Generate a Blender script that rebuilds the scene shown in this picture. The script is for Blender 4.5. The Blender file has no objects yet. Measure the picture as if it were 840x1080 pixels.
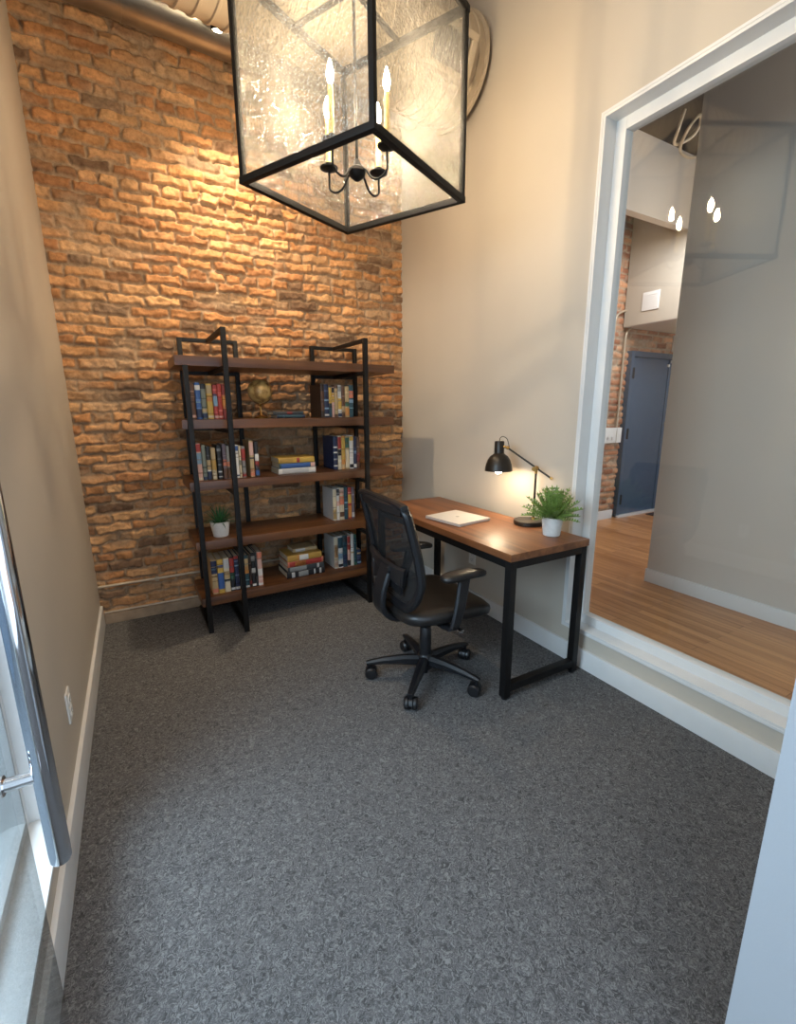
import bpy, bmesh, math, random
import numpy as np
from mathutils import Vector, Matrix
random.seed(7); RNG = np.random.default_rng(11)
SC = bpy.context.scene
COL = SC.collection
PI = math.pi

# ------------------------------------------------------------------ materials
def srgb(r, g, b):
    def f(c):
        c /= 255.0
        return c/12.92 if c <= 0.04045 else ((c+0.055)/1.055)**2.4
    return (f(r), f(g), f(b), 1.0)

def new_mat(name):
    m = bpy.data.materials.new(name); m.use_nodes = True
    nt = m.node_tree; nt.nodes.clear()
    out = nt.nodes.new('ShaderNodeOutputMaterial')
    return m, nt, out

def N(nt, typ, **kw):
    n = nt.nodes.new(typ)
    for k, v in kw.items():
        if k in n.inputs: n.inputs[k].default_value = v
        else: setattr(n, k, v)
    return n

def ramp(nt, fac, stops):
    r = nt.nodes.new('ShaderNodeValToRGB')
    el = r.color_ramp.elements
    while len(el) > 1: el.remove(el[0])
    el[0].position, el[0].color = stops[0]
    for p, c in stops[1:]:
        e = el.new(p); e.color = c
    nt.links.new(fac, r.inputs['Fac'])
    return r.outputs['Color']

def coords(nt, scale=(1, 1, 1), rot=(0, 0, 0)):
    tc = nt.nodes.new('ShaderNodeTexCoord'); mp = nt.nodes.new('ShaderNodeMapping')
    mp.inputs['Scale'].default_value = scale; mp.inputs['Rotation'].default_value = rot
    nt.links.new(tc.outputs['Object'], mp.inputs['Vector'])
    return mp.outputs['Vector']

def add_bump(nt, bsdf, height, strength, dist=0.005):
    b = N(nt, 'ShaderNodeBump', Strength=strength, Distance=dist)
    nt.links.new(height, b.inputs['Height']); nt.links.new(b.outputs['Normal'], bsdf.inputs['Normal'])

def plain(name, c, rough=0.5, metal=0.0, var=0.06, nscale=18.0, bump=0.0, spec=0.5, coat=0.0):
    m, nt, out = new_mat(name)
    b = N(nt, 'ShaderNodeBsdfPrincipled', Roughness=rough, Metallic=metal)
    b.inputs['Specular IOR Level'].default_value = spec
    b.inputs['Coat Weight'].default_value = coat
    nz = N(nt, 'ShaderNodeTexNoise', Scale=nscale, Detail=4.0)
    nt.links.new(coords(nt), nz.inputs['Vector'])
    lo = tuple(x*(1-var) for x in c[:3])+(1,); hi = tuple(min(1, x*(1+var)) for x in c[:3])+(1,)
    nt.links.new(ramp(nt, nz.outputs['Fac'], [(0.3, lo), (0.7, hi)]), b.inputs['Base Color'])
    if bump: add_bump(nt, b, nz.outputs['Fac'], bump)
    nt.links.new(b.outputs[0], out.inputs[0])
    return m

def wood(name, dark, mid, light, axis, rough=0.35, scale=1.0, coat=0.0):
    m, nt, out = new_mat(name)
    b = N(nt, 'ShaderNodeBsdfPrincipled', Roughness=rough)
    b.inputs['Coat Weight'].default_value = coat; b.inputs['Coat Roughness'].default_value = 0.25
    s = [26*scale, 26*scale, 26*scale]; s[axis] = 1.3*scale
    v = coords(nt, tuple(s))
    n1 = N(nt, 'ShaderNodeTexNoise', Scale=1.0, Detail=6.0, Distortion=0.6); nt.links.new(v, n1.inputs['Vector'])
    s2 = [7*scale]*3; s2[axis] = 0.5*scale
    n2 = N(nt, 'ShaderNodeTexNoise', Scale=1.0, Detail=3.0, Distortion=1.2); nt.links.new(coords(nt, tuple(s2)), n2.inputs['Vector'])
    mx = N(nt, 'ShaderNodeMath', operation='ADD'); nt.links.new(n1.outputs['Fac'], mx.inputs[0]); nt.links.new(n2.outputs['Fac'], mx.inputs[1])
    hf = N(nt, 'ShaderNodeMath', operation='MULTIPLY'); nt.links.new(mx.outputs[0], hf.inputs[0]); hf.inputs[1].default_value = 0.5
    nt.links.new(ramp(nt, hf.outputs[0], [(0.32, dark), (0.5, mid), (0.68, light)]), b.inputs['Base Color'])
    add_bump(nt, b, n1.outputs['Fac'], 0.12, 0.002)
    nt.links.new(b.outputs[0], out.inputs[0])
    return m

def wall_paint(name, c):
    m, nt, out = new_mat(name)
    b = N(nt, 'ShaderNodeBsdfPrincipled', Roughness=0.62)
    n1 = N(nt, 'ShaderNodeTexNoise', Scale=260.0, Detail=3.0); nt.links.new(coords(nt), n1.inputs['Vector'])
    n2 = N(nt, 'ShaderNodeTexNoise', Scale=1.3, Detail=3.0); nt.links.new(coords(nt), n2.inputs['Vector'])
    lo = tuple(x*0.95 for x in c[:3])+(1,); hi = tuple(x*1.04 for x in c[:3])+(1,)
    nt.links.new(ramp(nt, n2.outputs['Fac'], [(0.3, lo), (0.7, hi)]), b.inputs['Base Color'])
    add_bump(nt, b, n1.outputs['Fac'], 0.12, 0.002)
    nt.links.new(b.outputs[0], out.inputs[0])
    return m

def carpet_mat():
    m, nt, out = new_mat('carpet')
    b = N(nt, 'ShaderNodeBsdfPrincipled', Roughness=0.95)
    b.inputs['Specular IOR Level'].default_value = 0.1
    v = coords(nt)
    # short curly loop strokes
    wn = N(nt, 'ShaderNodeTexNoise', Scale=34.0, Detail=2.0); nt.links.new(v, wn.inputs['Vector'])
    mixv = N(nt, 'ShaderNodeMixRGB', blend_type='ADD', Fac=0.055)
    nt.links.new(v, mixv.inputs[1]); nt.links.new(wn.outputs['Color'], mixv.inputs[2])
    wv = N(nt, 'ShaderNodeTexNoise', Scale=95.0, Detail=2.0, Distortion=1.6); nt.links.new(mixv.outputs[0], wv.inputs['Vector'])
    fine = N(nt, 'ShaderNodeTexNoise', Scale=420.0, Detail=2.0); nt.links.new(v, fine.inputs['Vector'])
    big = N(nt, 'ShaderNodeTexNoise', Scale=1.6, Detail=2.0); nt.links.new(v, big.inputs['Vector'])
    a = N(nt, 'ShaderNodeMath', operation='MULTIPLY_ADD'); nt.links.new(wv.outputs['Fac'], a.inputs[0]); a.inputs[1].default_value = 0.75
    f2 = N(nt, 'ShaderNodeMath', operation='MULTIPLY'); nt.links.new(fine.outputs['Fac'], f2.inputs[0]); f2.inputs[1].default_value = 0.25
    nt.links.new(f2.outputs[0], a.inputs[2])
    col = ramp(nt, a.outputs[0], [(0.36, CARPET[0]), (0.5, CARPET[1]), (0.63, CARPET[2])])
    nt.links.new(col, b.inputs['Base Color'])
    add_bump(nt, b, a.outputs[0], 0.6, 0.006)
    nt.links.new(b.outputs[0], out.inputs[0])
    return m

def attr_brick(name):
    m, nt, out = new_mat(name)
    b = N(nt, 'ShaderNodeBsdfPrincipled', Roughness=0.8)
    b.inputs['Specular IOR Level'].default_value = 0.3
    at = nt.nodes.new('ShaderNodeAttribute'); at.attribute_name = 'brick_colour'
    nz = N(nt, 'ShaderNodeTexNoise', Scale=55.0, Detail=6.0, Roughness=0.65); nt.links.new(coords(nt), nz.inputs['Vector'])
    n2 = N(nt, 'ShaderNodeTexNoise', Scale=19.0, Detail=4.0); nt.links.new(coords(nt), n2.inputs['Vector'])
    mul = N(nt, 'ShaderNodeMixRGB', blend_type='MULTIPLY', Fac=0.8)
    nt.links.new(at.outputs['Color'], mul.inputs[1])
    nt.links.new(ramp(nt, nz.outputs['Fac'], [(0.3, (.62, .6, .58, 1)), (0.52, (1, 1, 1, 1)), (0.72, (1.2, 1.2, 1.18, 1))]), mul.inputs[2])
    nt.links.new(mul.outputs[0], b.inputs['Base Color'])
    add_bump(nt, b, nz.outputs['Fac'], 0.45, 0.006)
    nt.links.new(b.outputs[0], out.inputs[0])
    return m

def schlick(nt, r0, normal=None):
    # reflectance of one thin-pane face, the same from both sides
    lw = N(nt, 'ShaderNodeLayerWeight', Blend=0.5)
    if normal is not None: nt.links.new(normal, lw.inputs['Normal'])
    p = N(nt, 'ShaderNodeMath', operation='POWER'); nt.links.new(lw.outputs['Facing'], p.inputs[0]); p.inputs[1].default_value = 5.0
    a = N(nt, 'ShaderNodeMath', operation='MULTIPLY_ADD'); nt.links.new(p.outputs[0], a.inputs[0]); a.inputs[1].default_value = 1-r0; a.inputs[2].default_value = r0
    return a.outputs[0]

def glass_mat(name, tint=(1, 1, 1, 1), ior=1.5, rough=0.0):
    m, nt, out = new_mat(name)
    tr = N(nt, 'ShaderNodeBsdfTransparent', Color=tint); gl = N(nt, 'ShaderNodeBsdfGlossy', Roughness=rough)
    mx = nt.nodes.new('ShaderNodeMixShader')
    nt.links.new(schlick(nt, ior), mx.inputs[0]); nt.links.new(tr.outputs[0], mx.inputs[1]); nt.links.new(gl.outputs[0], mx.inputs[2])
    nt.links.new(mx.outputs[0], out.inputs[0])
    return m

def seeded_glass():
    m, nt, out = new_mat('seeded_glass')
    v = coords(nt)
    warp = N(nt, 'ShaderNodeTexNoise', Scale=26.0, Detail=2.0, Distortion=1.0); nt.links.new(v, warp.inputs['Vector'])
    vo = N(nt, 'ShaderNodeTexVoronoi', Scale=95.0); nt.links.new(v, vo.inputs['Vector'])
    n3 = N(nt, 'ShaderNodeTexNoise', Scale=70.0, Detail=3.0, Distortion=2.4); nt.links.new(v, n3.inputs['Vector'])
    sm = N(nt, 'ShaderNodeMath', operation='ADD'); nt.links.new(n3.outputs['Fac'], sm.inputs[0]); nt.links.new(vo.outputs['Distance'], sm.inputs[1])
    bp = N(nt, 'ShaderNodeBump', Strength=0.8, Distance=0.006); nt.links.new(sm.outputs[0], bp.inputs['Height'])
    tr = N(nt, 'ShaderNodeBsdfTransparent', Color=(0.95, 0.94, 0.9, 1))
    tl = N(nt, 'ShaderNodeBsdfTranslucent', Color=(0.9, 0.88, 0.82, 1)); nt.links.new(bp.outputs[0], tl.inputs['Normal'])
    df = N(nt, 'ShaderNodeBsdfDiffuse', Color=(0.85, 0.83, 0.78, 1)); nt.links.new(bp.outputs[0], df.inputs['Normal'])
    gl = N(nt, 'ShaderNodeBsdfGlossy', Roughness=0.03); nt.links.new(bp.outputs[0], gl.inputs['Normal'])
    haze = nt.nodes.new('ShaderNodeMixShader'); haze.inputs[0].default_value = 0.5
    nt.links.new(tl.outputs[0], haze.inputs[1]); nt.links.new(df.outputs[0], haze.inputs[2])
    k = nt.nodes.new('ShaderNodeMapRange'); k.inputs['From Min'].default_value = 0.45; k.inputs['From Max'].default_value = 0.62
    k.inputs['To Min'].default_value = 0.02; k.inputs['To Max'].default_value = SEED_MAX
    nt.links.new(n3.outputs['Fac'], k.inputs['Value'])
    m1 = nt.nodes.new('ShaderNodeMixShader'); nt.links.new(k.outputs[0], m1.inputs[0])
    nt.links.new(tr.outputs[0], m1.inputs[1]); nt.links.new(haze.outputs[0], m1.inputs[2])
    m2 = nt.nodes.new('ShaderNodeMixShader'); nt.links.new(schlick(nt, 0.07, bp.outputs[0]), m2.inputs[0])
    nt.links.new(m1.outputs[0], m2.inputs[1]); nt.links.new(gl.outputs[0], m2.inputs[2])
    nt.links.new(m2.outputs[0], out.inputs[0])
    return m

def net_mat():
    m, nt, out = new_mat('chair_netting')
    b = N(nt, 'ShaderNodeBsdfPrincipled', Roughness=0.7); b.inputs['Base Color'].default_value = srgb(24, 24, 25)
    w = N(nt, 'ShaderNodeTexWave', Scale=90.0); nt.links.new(coords(nt, (1, 1, 1)), w.inputs['Vector']); w.bands_direction = 'Z'
    k = nt.nodes.new('ShaderNodeMapRange'); k.inputs['To Min'].default_value = 0.62; k.inputs['To Max'].default_value = 0.84
    nt.links.new(w.outputs['Fac'], k.inputs['Value'])
    tr = N(nt, 'ShaderNodeBsdfTransparent'); mx = nt.nodes.new('ShaderNodeMixShader')
    nt.links.new(k.outputs[0], mx.inputs[0]); nt.links.new(tr.outputs[0], mx.inputs[1]); nt.links.new(b.outputs[0], mx.inputs[2])
    nt.links.new(mx.outputs[0], out.inputs[0])
    return m

def emit(name, c, s):
    m, nt, out = new_mat(name)
    e = N(nt, 'ShaderNodeEmission', Color=c, Strength=s); nt.links.new(e.outputs[0], out.inputs[0])
    return m

def plank_floor():
    m, nt, out = new_mat('oak_strip_floor')
    b = N(nt, 'ShaderNodeBsdfPrincipled', Roughness=0.32)
    v = coords(nt, (1, 1, 1), (0, 0, PI/2))
    br = N(nt, 'ShaderNodeTexBrick', Scale=1.0); nt.links.new(v, br.inputs['Vector'])
    br.inputs['Brick Width'].default_value = 0.9; br.inputs['Row Height'].default_value = 0.062
    br.inputs['Mortar Size'].default_value = 0.0012; br.inputs['Mortar Smooth'].default_value = 0.3
    br.inputs['Color1'].default_value = srgb(176, 122, 74); br.inputs['Color2'].default_value = srgb(208, 154, 102)
    br.inputs['Mortar'].default_value = srgb(96, 60, 34); br.inputs['Bias'].default_value = 0.0
    n1 = N(nt, 'ShaderNodeTexNoise', Scale=1.0, Detail=6.0, Distortion=0.8); nt.links.new(coords(nt, (40, 1.6, 40)), n1.inputs['Vector'])
    mul = N(nt, 'ShaderNodeMixRGB', blend_type='MULTIPLY', Fac=0.75); nt.links.new(br.outputs['Color'], mul.inputs[1])
    nt.links.new(ramp(nt, n1.outputs['Fac'], [(0.3, (.62, .52, .44, 1)), (0.55, (1, 1, 1, 1)), (.8, (1.1, 1.08, 1.05, 1))]), mul.inputs[2])
    nt.links.new(mul.outputs[0], b.inputs['Base Color']); nt.links.new(b.outputs[0], out.inputs[0])
    return m

CARPET = (srgb(65, 64, 64), srgb(92, 91, 91), srgb(122, 121, 120))
SEED_MAX = 0.10
M = {}
M['paint'] = wall_paint('greige_paint', srgb(188, 178, 163))
M['frontpaint_daylit'] = wall_paint('daylight_tinted_paint', srgb(168, 170, 173))  # cool daylight cast put into the front wall's colour
M['hallpaint'] = wall_paint('hall_grey_paint', srgb(192, 182, 170))
M['white'] = plain('white_trim_paint', srgb(214, 213, 210), 0.42, var=0.015)
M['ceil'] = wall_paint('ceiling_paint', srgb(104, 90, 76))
M['carpet'] = carpet_mat()
M['brick'] = attr_brick('old_brick')
M['plank'] = plank_floor()
M['steel'] = plain('black_steel', srgb(15, 14, 14), 0.5, 0.0, var=0.15, bump=0.03, spec=0.3)
M['shelfwood'] = wood('shelf_walnut', srgb(56, 33, 18), srgb(100, 62, 34), srgb(132, 86, 48), 0, 0.4, coat=0.05)
M['deskwood'] = wood('desk_walnut', srgb(78, 46, 26), srgb(118, 74, 44), srgb(148, 98, 60), 1, 0.42, coat=0.0)
M['iron'] = plain('dark_bronze_iron', srgb(16, 14, 12), 0.6, 0.0, var=0.2, nscale=60, bump=0.05, spec=0.2)
M['seeded'] = seeded_glass()
M['pane'] = glass_mat('clear_window_glass', (0.97, 0.985, 0.98, 1), 0.055)
M['doorglass'] = glass_mat('door_glass', (0.90, 0.93, 0.94, 1), 0.02)
M['bulb'] = emit('warm_candle_bulb', (1.0, 0.80, 0.57, 1), 880)
M['lampbulb'] = emit('desk_lamp_bulb', (1.0, 0.8, 0.54, 1), 160)
M['puck'] = emit('spotlight_lens', (1.0, 0.8, 0.55, 1), 60)
M['candle'] = plain('ivory_candle_sleeve', srgb(226, 196, 112), 0.5, var=0.08)
M['galv'] = plain('galvanised_duct', srgb(150, 146, 138), 0.32, 0.9, var=0.12, nscale=9)
M['ductw'] = plain('cream_painted_duct', srgb(184, 168, 144), 0.6, var=0.03)
M['chrome'] = plain('polished_chrome', srgb(214, 214, 216), 0.06, 1.0, var=0.02)
M['conduit'] = plain('painted_conduit', srgb(176, 160, 138), 0.4, 0.3, var=0.1)
M['mortarbase'] = plain('mortar_base', srgb(150, 130, 108), 0.85, var=0.2, nscale=14, bump=0.5)
M['plastic'] = plain('black_plastic', srgb(20, 21, 24), 0.4, var=0.1, bump=0.02)
M['rubber'] = plain('castor_rubber', srgb(22, 22, 24), 0.4, var=0.1)
M['leather'] = plain('black_leather', srgb(27, 25, 24), 0.4, var=0.12, nscale=160, bump=0.12)
M['net'] = net_mat()
M['brass'] = plain('aged_brass', srgb(176, 138, 78), 0.3, 1.0, var=0.12)
M['lampblack'] = plain('satin_black_lamp', srgb(40, 34, 27), 0.38, 0.35, var=0.1)
M['lampwhite'] = plain('lamp_inner_white', srgb(238, 232, 220), 0.5, var=0.02)
M['silver'] = plain('silver_aluminium', srgb(214, 210, 206), 0.4, 0.25, var=0.02)
M['silverdark'] = plain('grey_aluminium', srgb(150, 148, 146), 0.4, 0.4, var=0.02)
M['pot'] = plain('pale_grey_pot', srgb(200, 197, 192), 0.7, var=0.06, nscale=60, bump=0.1)
M['soil'] = plain('soil', srgb(48, 36, 26), 0.95, var=0.4, nscale=90, bump=0.6)
M['leaf'] = plain('fern_green', srgb(112, 138, 66), 0.5, var=0.35, nscale=40)
M['leaf2'] = plain('succulent_green', srgb(52, 100, 54), 0.45, var=0.35, nscale=40)
M['plate'] = plain('white_plate', srgb(222, 220, 214), 0.4, var=0.01)
M['slot'] = plain('dark_slot', srgb(40, 40, 42), 0.6)
M['bluedoor'] = plain('blue_grey_door_paint', srgb(66, 84, 104), 0.4, var=0.05)
M['bluedark'] = plain('dark_blue_groove', srgb(38, 48, 64), 0.5, var=0.05)
M['darkceil'] = plain('dark_timber_ceiling', srgb(27, 22, 19), 0.85, var=0.35, nscale=5)
M['soffit'] = wall_paint('soffit_paint', srgb(176, 166, 150))
M['globe'] = None
M['pages'] = plain('book_pages', srgb(206, 192, 166), 0.85, var=0.1, nscale=120)
M['mat'] = plain('navy_doormat', srgb(30, 36, 50), 0.95, var=0.2)
M['bluewall'] = wall_paint('corridor_blue_grey', srgb(150, 166, 188))
M['concrete'] = plain('grey_corridor_floor', srgb(120, 124, 130), 0.8, var=0.1)
_bm = {}
def cmat(c):
    g_ = sum(c)/3
    c = tuple(int((0.8*x+0.2*g_)*0.92) for x in c)
    if c not in _bm: _bm[c] = plain('cover_%02x%02x%02x' % c, srgb(*c), 0.5, var=0.06)
    return _bm[c]

# ------------------------------------------------------------------ mesh helpers
def V(*a): return Vector(a)

def box(bm, lo, hi, bev=0.0, seg=2, mi=0, mat=None):
    vs = [bm.verts.new((x, y, z)) for x in (lo[0], hi[0]) for y in (lo[1], hi[1]) for z in (lo[2], hi[2])]
    fs = [bm.faces.new([vs[i] for i in f]) for f in ((0, 1, 3, 2), (4, 6, 7, 5), (0, 4, 5, 1), (2, 3, 7, 6), (0, 2, 6, 4), (1, 5, 7, 3))]
    for f in fs: f.material_index = mi
    if mat is not None:
        for v in vs: v.co = mat @ v.co
    if bev > 0:
        es = list({e for f in fs for e in f.edges})
        bmesh.ops.bevel(bm, geom=es, offset=bev, segments=seg, profile=0.7, affect='EDGES')

def loft(bm, rings, caps=True, closed=False, mi=0, smooth=True):
    R = [[bm.verts.new(p) for p in r] for r in rings]
    n = len(R[0]); m = len(R)
    for i in range(m if closed else m-1):
        a, b = R[i], R[(i+1) % m]
        for j in range(n):
            f = bm.faces.new((a[j], a[(j+1) % n], b[(j+1) % n], b[j])); f.material_index = mi; f.smooth = smooth
    if caps and not closed:
        f = bm.faces.new(list(reversed(R[0]))); f.material_index = mi
        f = bm.faces.new(R[-1]); f.material_index = mi

def ring(c, x, y, r, n):
    return [c + x*(r*math.cos(2*PI*k/n)) + y*(r*math.sin(2*PI*k/n)) for k in range(n)]

def cyl(bm, p0, p1, r0, r1=None, n=20, mi=0, caps=True):
    p0, p1 = Vector(p0), Vector(p1); r1 = r0 if r1 is None else r1
    t = (p1-p0).normalized(); a = Vector((0, 0, 1)) if abs(t.z) < 0.9 else Vector((1, 0, 0))
    x = t.cross(a).normalized(); y = t.cross(x)
    loft(bm, [ring(p0, x, y, r0, n), ring(p1, x, y, r1, n)], caps, mi=mi)

def smooth_pts(pts, k=6, closed=False):
    P = [Vector(p) for p in pts]; n = len(P); o = []
    for i in range(n if closed else n-1):
        g = (lambda j: P[j % n]) if closed else (lambda j: P[max(0, min(n-1, j))])
        a, b, c, d = g(i-1), g(i), g(i+1), g(i+2)
        for s in range(k):
            t = s/k
            o.append(0.5*((2*b)+(c-a)*t+(2*a-5*b+4*c-d)*t*t+(3*b-a-3*c+d)*t**3))
    if not closed: o.append(P[-1])
    return o

def tube(bm, pts, r, n=10, mi=0, closed=False, caps=True):
    P = [Vector(p) for p in pts]; m = len(P); rings = []; x = None
    for i in range(m):
        if closed: t = (P[(i+1) % m]-P[i-1]).normalized()
        else: t = (P[min(i+1, m-1)]-P[max(i-1, 0)]).normalized()
        if x is None:
            a = Vector((0, 0, 1)) if abs(t.z) < 0.9 else Vector((1, 0, 0)); x = t.cross(a).normalized()
        x = (x - t*x.dot(t)).normalized(); y = t.cross(x)
        rr = r[i] if isinstance(r, (list, tuple)) else r
        rings.append(ring(P[i], x, y, rr, n))
    loft(bm, rings, caps, closed, mi)

def strip(bm, pts, up, w, h, closed=False, mi=0, rnd=0.25):
    """sweep a rounded rectangle: w along side (t x up), h along up; w, h may be lists"""
    P = [Vector(p) for p in pts]; m = len(P); rings = []
    for i in range(m):
        if closed: t = (P[(i+1) % m]-P[i-1]).normalized()
        else: t = (P[min(i+1, m-1)]-P[max(i-1, 0)]).normalized()
        u = Vector(up[i]) if isinstance(up, list) else Vector(up)
        u = (u - t*u.dot(t)).normalized(); s = t.cross(u)
        ww = w[i] if isinstance(w, list) else w; hh = h[i] if isinstance(h, list) else h
        c = min(ww, hh)*rnd; a, b = ww/2, hh/2
        prof = [(a, b-c), (a-c, b), (-a+c, b), (-a, b-c), (-a, -b+c), (-a+c, -b), (a-c, -b), (a, -b+c)]
        rings.append([P[i]+s*q[0]+u*q[1] for q in prof])
    loft(bm, rings, True, closed, mi)

def lathe(bm, prof, c=(0, 0, 0), n=32, mi=0, axis=None, caps=True):
    c = Vector(c); rings = []
    z = Vector(axis).normalized() if axis is not None else Vector((0, 0, 1))
    a = Vector((1, 0, 0)) if abs(z.x) < 0.9 else Vector((0, 1, 0))
    x = z.cross(a).normalized(); y = z.cross(x)
    for r, h in prof: rings.append(ring(c+z*h, x, y, max(r, 1e-4), n))
    loft(bm, rings, caps, False, mi)

def obj(name, bm, mats, parent=None, loc=None, rot=None, sharp=35):
    bmesh.ops.recalc_face_normals(bm, faces=bm.faces[:])
    me = bpy.data.meshes.new(name); bm.to_mesh(me); bm.free()
    for mt in (mats if isinstance(mats, (list, tuple)) else [mats]): me.materials.append(mt)
    me.polygons.foreach_set('use_smooth', [True]*len(me.polygons))
    me.set_sharp_from_angle(angle=math.radians(sharp))
    o = bpy.data.objects.new(name, me); COL.objects.link(o)
    if parent is not None: o.parent = parent
    if loc is not None: o.location = loc
    if rot is not None: o.rotation_euler = rot
    return o

def B(): return bmesh.new()

def tag(o, label, cat, group=None):
    o['label'] = label; o['category'] = cat
    if group: o['group'] = group
    return o

def thing(name, label, cat, loc=(0, 0, 0), rotz=0.0, group=None):
    o = bpy.data.objects.new(name, None); COL.objects.link(o)
    o.empty_display_size = 0.05; o.location = loc; o.rotation_euler = (0, 0, rotz)
    return tag(o, label, cat, group)

def struct(o, label=None):
    o['kind'] = 'structure'
    if label: o['label'] = label
    return o

def sbox(name, lo, hi, m, parent=None, bev=0.0):
    bm = B(); box(bm, lo, hi, bev); o = obj(name, bm, m, parent)
    if parent is None: struct(o)
    return o

# ------------------------------------------------------------------ brick relief
def vnoise(x, y, seed):
    r = np.random.default_rng(seed); T = r.random((256, 256))
    xi = np.floor(x).astype(int); yi = np.floor(y).astype(int); fx = x-xi; fy = y-yi
    fx = fx*fx*(3-2*fx); fy = fy*fy*(3-2*fy)
    g = lambda a, b: T[a % 256, b % 256]
    return (g(xi, yi)*(1-fx)+g(xi+1, yi)*fx)*(1-fy)+(g(xi, yi+1)*(1-fx)+g(xi+1, yi+1)*fx)*fy

def brick_wall(name, x0, x1, z0, z1, step, ybase, seed, rough, pal, mortar, L=0.207, H=0.0645):
    nx = int((x1-x0)/step)+1; nz = int((z1-z0)/step)+1
    X, Z = np.meshgrid(np.linspace(x0, x1, nx), np.linspace(z0, z1, nz))
    wx = (vnoise(X*7, Z*7, seed)-.5)*0.022*rough + (vnoise(X*23, Z*23, seed+9)-.5)*0.016*rough
    wz = (vnoise(X*5+40, Z*5, seed+1)-.5)*0.013*rough + (vnoise(X*19, Z*19+7, seed+2)-.5)*0.018*rough
    xx = X+wx+20; zz = Z+wz+7.0
    row = np.floor(zz/H).astype(int)
    rr = np.random.default_rng(seed+3)
    off = (row % 2)*0.5*L + rr.random(4096)[row % 4096]*0.05
    hdr = (row % 7 == 3)
    LL = np.where(hdr, L*0.52, L)
    q = (xx+off)/LL; ci = np.floor(q).astype(int)
    fx = (q-ci)*LL; fz = zz-row*H
    key = (row*911+ci*37) % 4096
    t1, t2, t3, t4 = (rr.random(4096)[key] for _ in range(4))
    joint = 0.0034+0.003*t4
    d = np.minimum(np.minimum(fx, LL-fx), np.minimum(fz, H-fz))-joint
    chip = (vnoise(X*45, Z*45, seed+4)-.5)*0.014*rough
    d = d+chip*0.7
    inside = np.clip(d/0.007, 0, 1); inside = inside*inside*(3-2*inside)
    smear = np.clip((vnoise(X*6+11, Z*9, seed+5)-.58)*4, 0, 1)*0.85
    depth = (0.013+0.017*t1)*inside*(1-0.6*smear) + 0.004*(t2-.5)*inside
    depth += ((vnoise(X*32, Z*32, seed+6)-.5)*0.014+(vnoise(X*80, Z*80, seed+7)-.5)*0.006)*rough
    tilt = ((t3-.5)*0.05*(fz-H/2)*1.6+(t2-.5)*0.03*(fx-LL/2))*inside*rough
    Y = ybase-depth-tilt
    pal = np.array([srgb(*c)[:3] for c in pal]); k = (t3*len(pal)).astype(int) % len(pal)
    colr = pal[k]*(0.82+0.36*t2)[..., None]
    mot = vnoise(X*14, Z*22, seed+8)
    colr = colr*(0.8+0.4*mot)[..., None]
    mo = np.array(srgb(*mortar)[:3])*(0.8+0.4*vnoise(X*30, Z*30, seed+12))[..., None]
    w = (inside*(1-0.75*smear))[..., None]
    colr = np.clip(colr*w+mo*(1-w), 0, 1)
    co = np.stack([X, Y, Z], -1).reshape(-1, 3)
    me = bpy.data.meshes.new(name); nv = nx*nz
    idx = np.arange(nv).reshape(nz, nx)
    quads = np.stack([idx[:-1, :-1], idx[:-1, 1:], idx[1:, 1:], idx[1:, :-1]], -1).reshape(-1, 4)
    # closed slab behind the relief
    back = [(x0, ybase+0.15, z0), (x1, ybase+0.15, z0), (x1, ybase+0.15, z1), (x0, ybase+0.15, z1),
            (x0, ybase+0.005, z0), (x1, ybase+0.005, z0), (x1, ybase+0.005, z1), (x0, ybase+0.005, z1)]
    bq = np.array([(0, 3, 2, 1), (0, 1, 5, 4), (1, 2, 6, 5), (2, 3, 7, 6), (3, 0, 4, 7)])+nv
    co = np.vstack([co, np.array(back)]); quads = np.vstack([quads, bq])
    me.vertices.add(len(co)); me.vertices.foreach_set('co', co.astype(np.float32).ravel())
    me.loops.add(quads.size); me.loops.foreach_set('vertex_index', quads.astype(np.int32).ravel())
    me.polygons.add(len(quads)); me.polygons.foreach_set('loop_start', np.arange(0, quads.size, 4, dtype=np.int32))
    me.polygons.foreach_set('use_smooth', np.ones(len(quads), dtype=bool))
    me.update(calc_edges=True)
    ca = me.color_attributes.new('brick_colour', 'FLOAT_COLOR', 'POINT')
    rgba = np.ones((len(co), 4), dtype=np.float32); rgba[:nv, :3] = colr.reshape(-1, 3); rgba[nv:, :3] = mo.reshape(-1, 3)[0]
    ca.data.foreach_set('color', rgba.ravel())
    me.materials.append(M['brick'])
    o = bpy.data.objects.new(name, me); COL.objects.link(o)
    return struct(o)

# ------------------------------------------------------------------ room shell
W = 2.33; CEIL = 4.15
brick_wall('wall_back', -0.02, W+0.1, -0.02, CEIL, 0.0068, 0.03, 21, 1.0,
           [(192, 142, 96), (184, 131, 85), (204, 158, 110), (170, 119, 78), (196, 146, 98), (187, 143, 101), (154, 112, 78), (182, 129, 83), (198, 152, 106), (126, 97, 73), (188, 137, 89)],
           (164, 138, 110))
sbox('floor', (-0.15, -5.2, -0.12), (W+0.12, 0.12, 0.0), M['carpet'])
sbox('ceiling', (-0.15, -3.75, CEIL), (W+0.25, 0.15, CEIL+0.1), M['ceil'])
LW = (-1.93, -3.18, 0.20, 2.70)      # left window: y far, y near, z low, z high
def wall_with_hole(name, xa, xb, hole, yend, m, ynear):
    yf, yn, zl, zh = hole; bm = B()
    box(bm, (xa, yf, -0.02), (xb, yend, CEIL))
    box(bm, (xa, yn, -0.02), (xb, yf, zl)); box(bm, (xa, yn, zh), (xb, yf, CEIL))
    box(bm, (xa, ynear, -0.02), (xb, yn, CEIL))
    return struct(obj(name, bm, m))
wall_with_hole('wall_left', -0.15, 0.0, LW, 0.03, M['paint'], -3.75)
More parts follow.
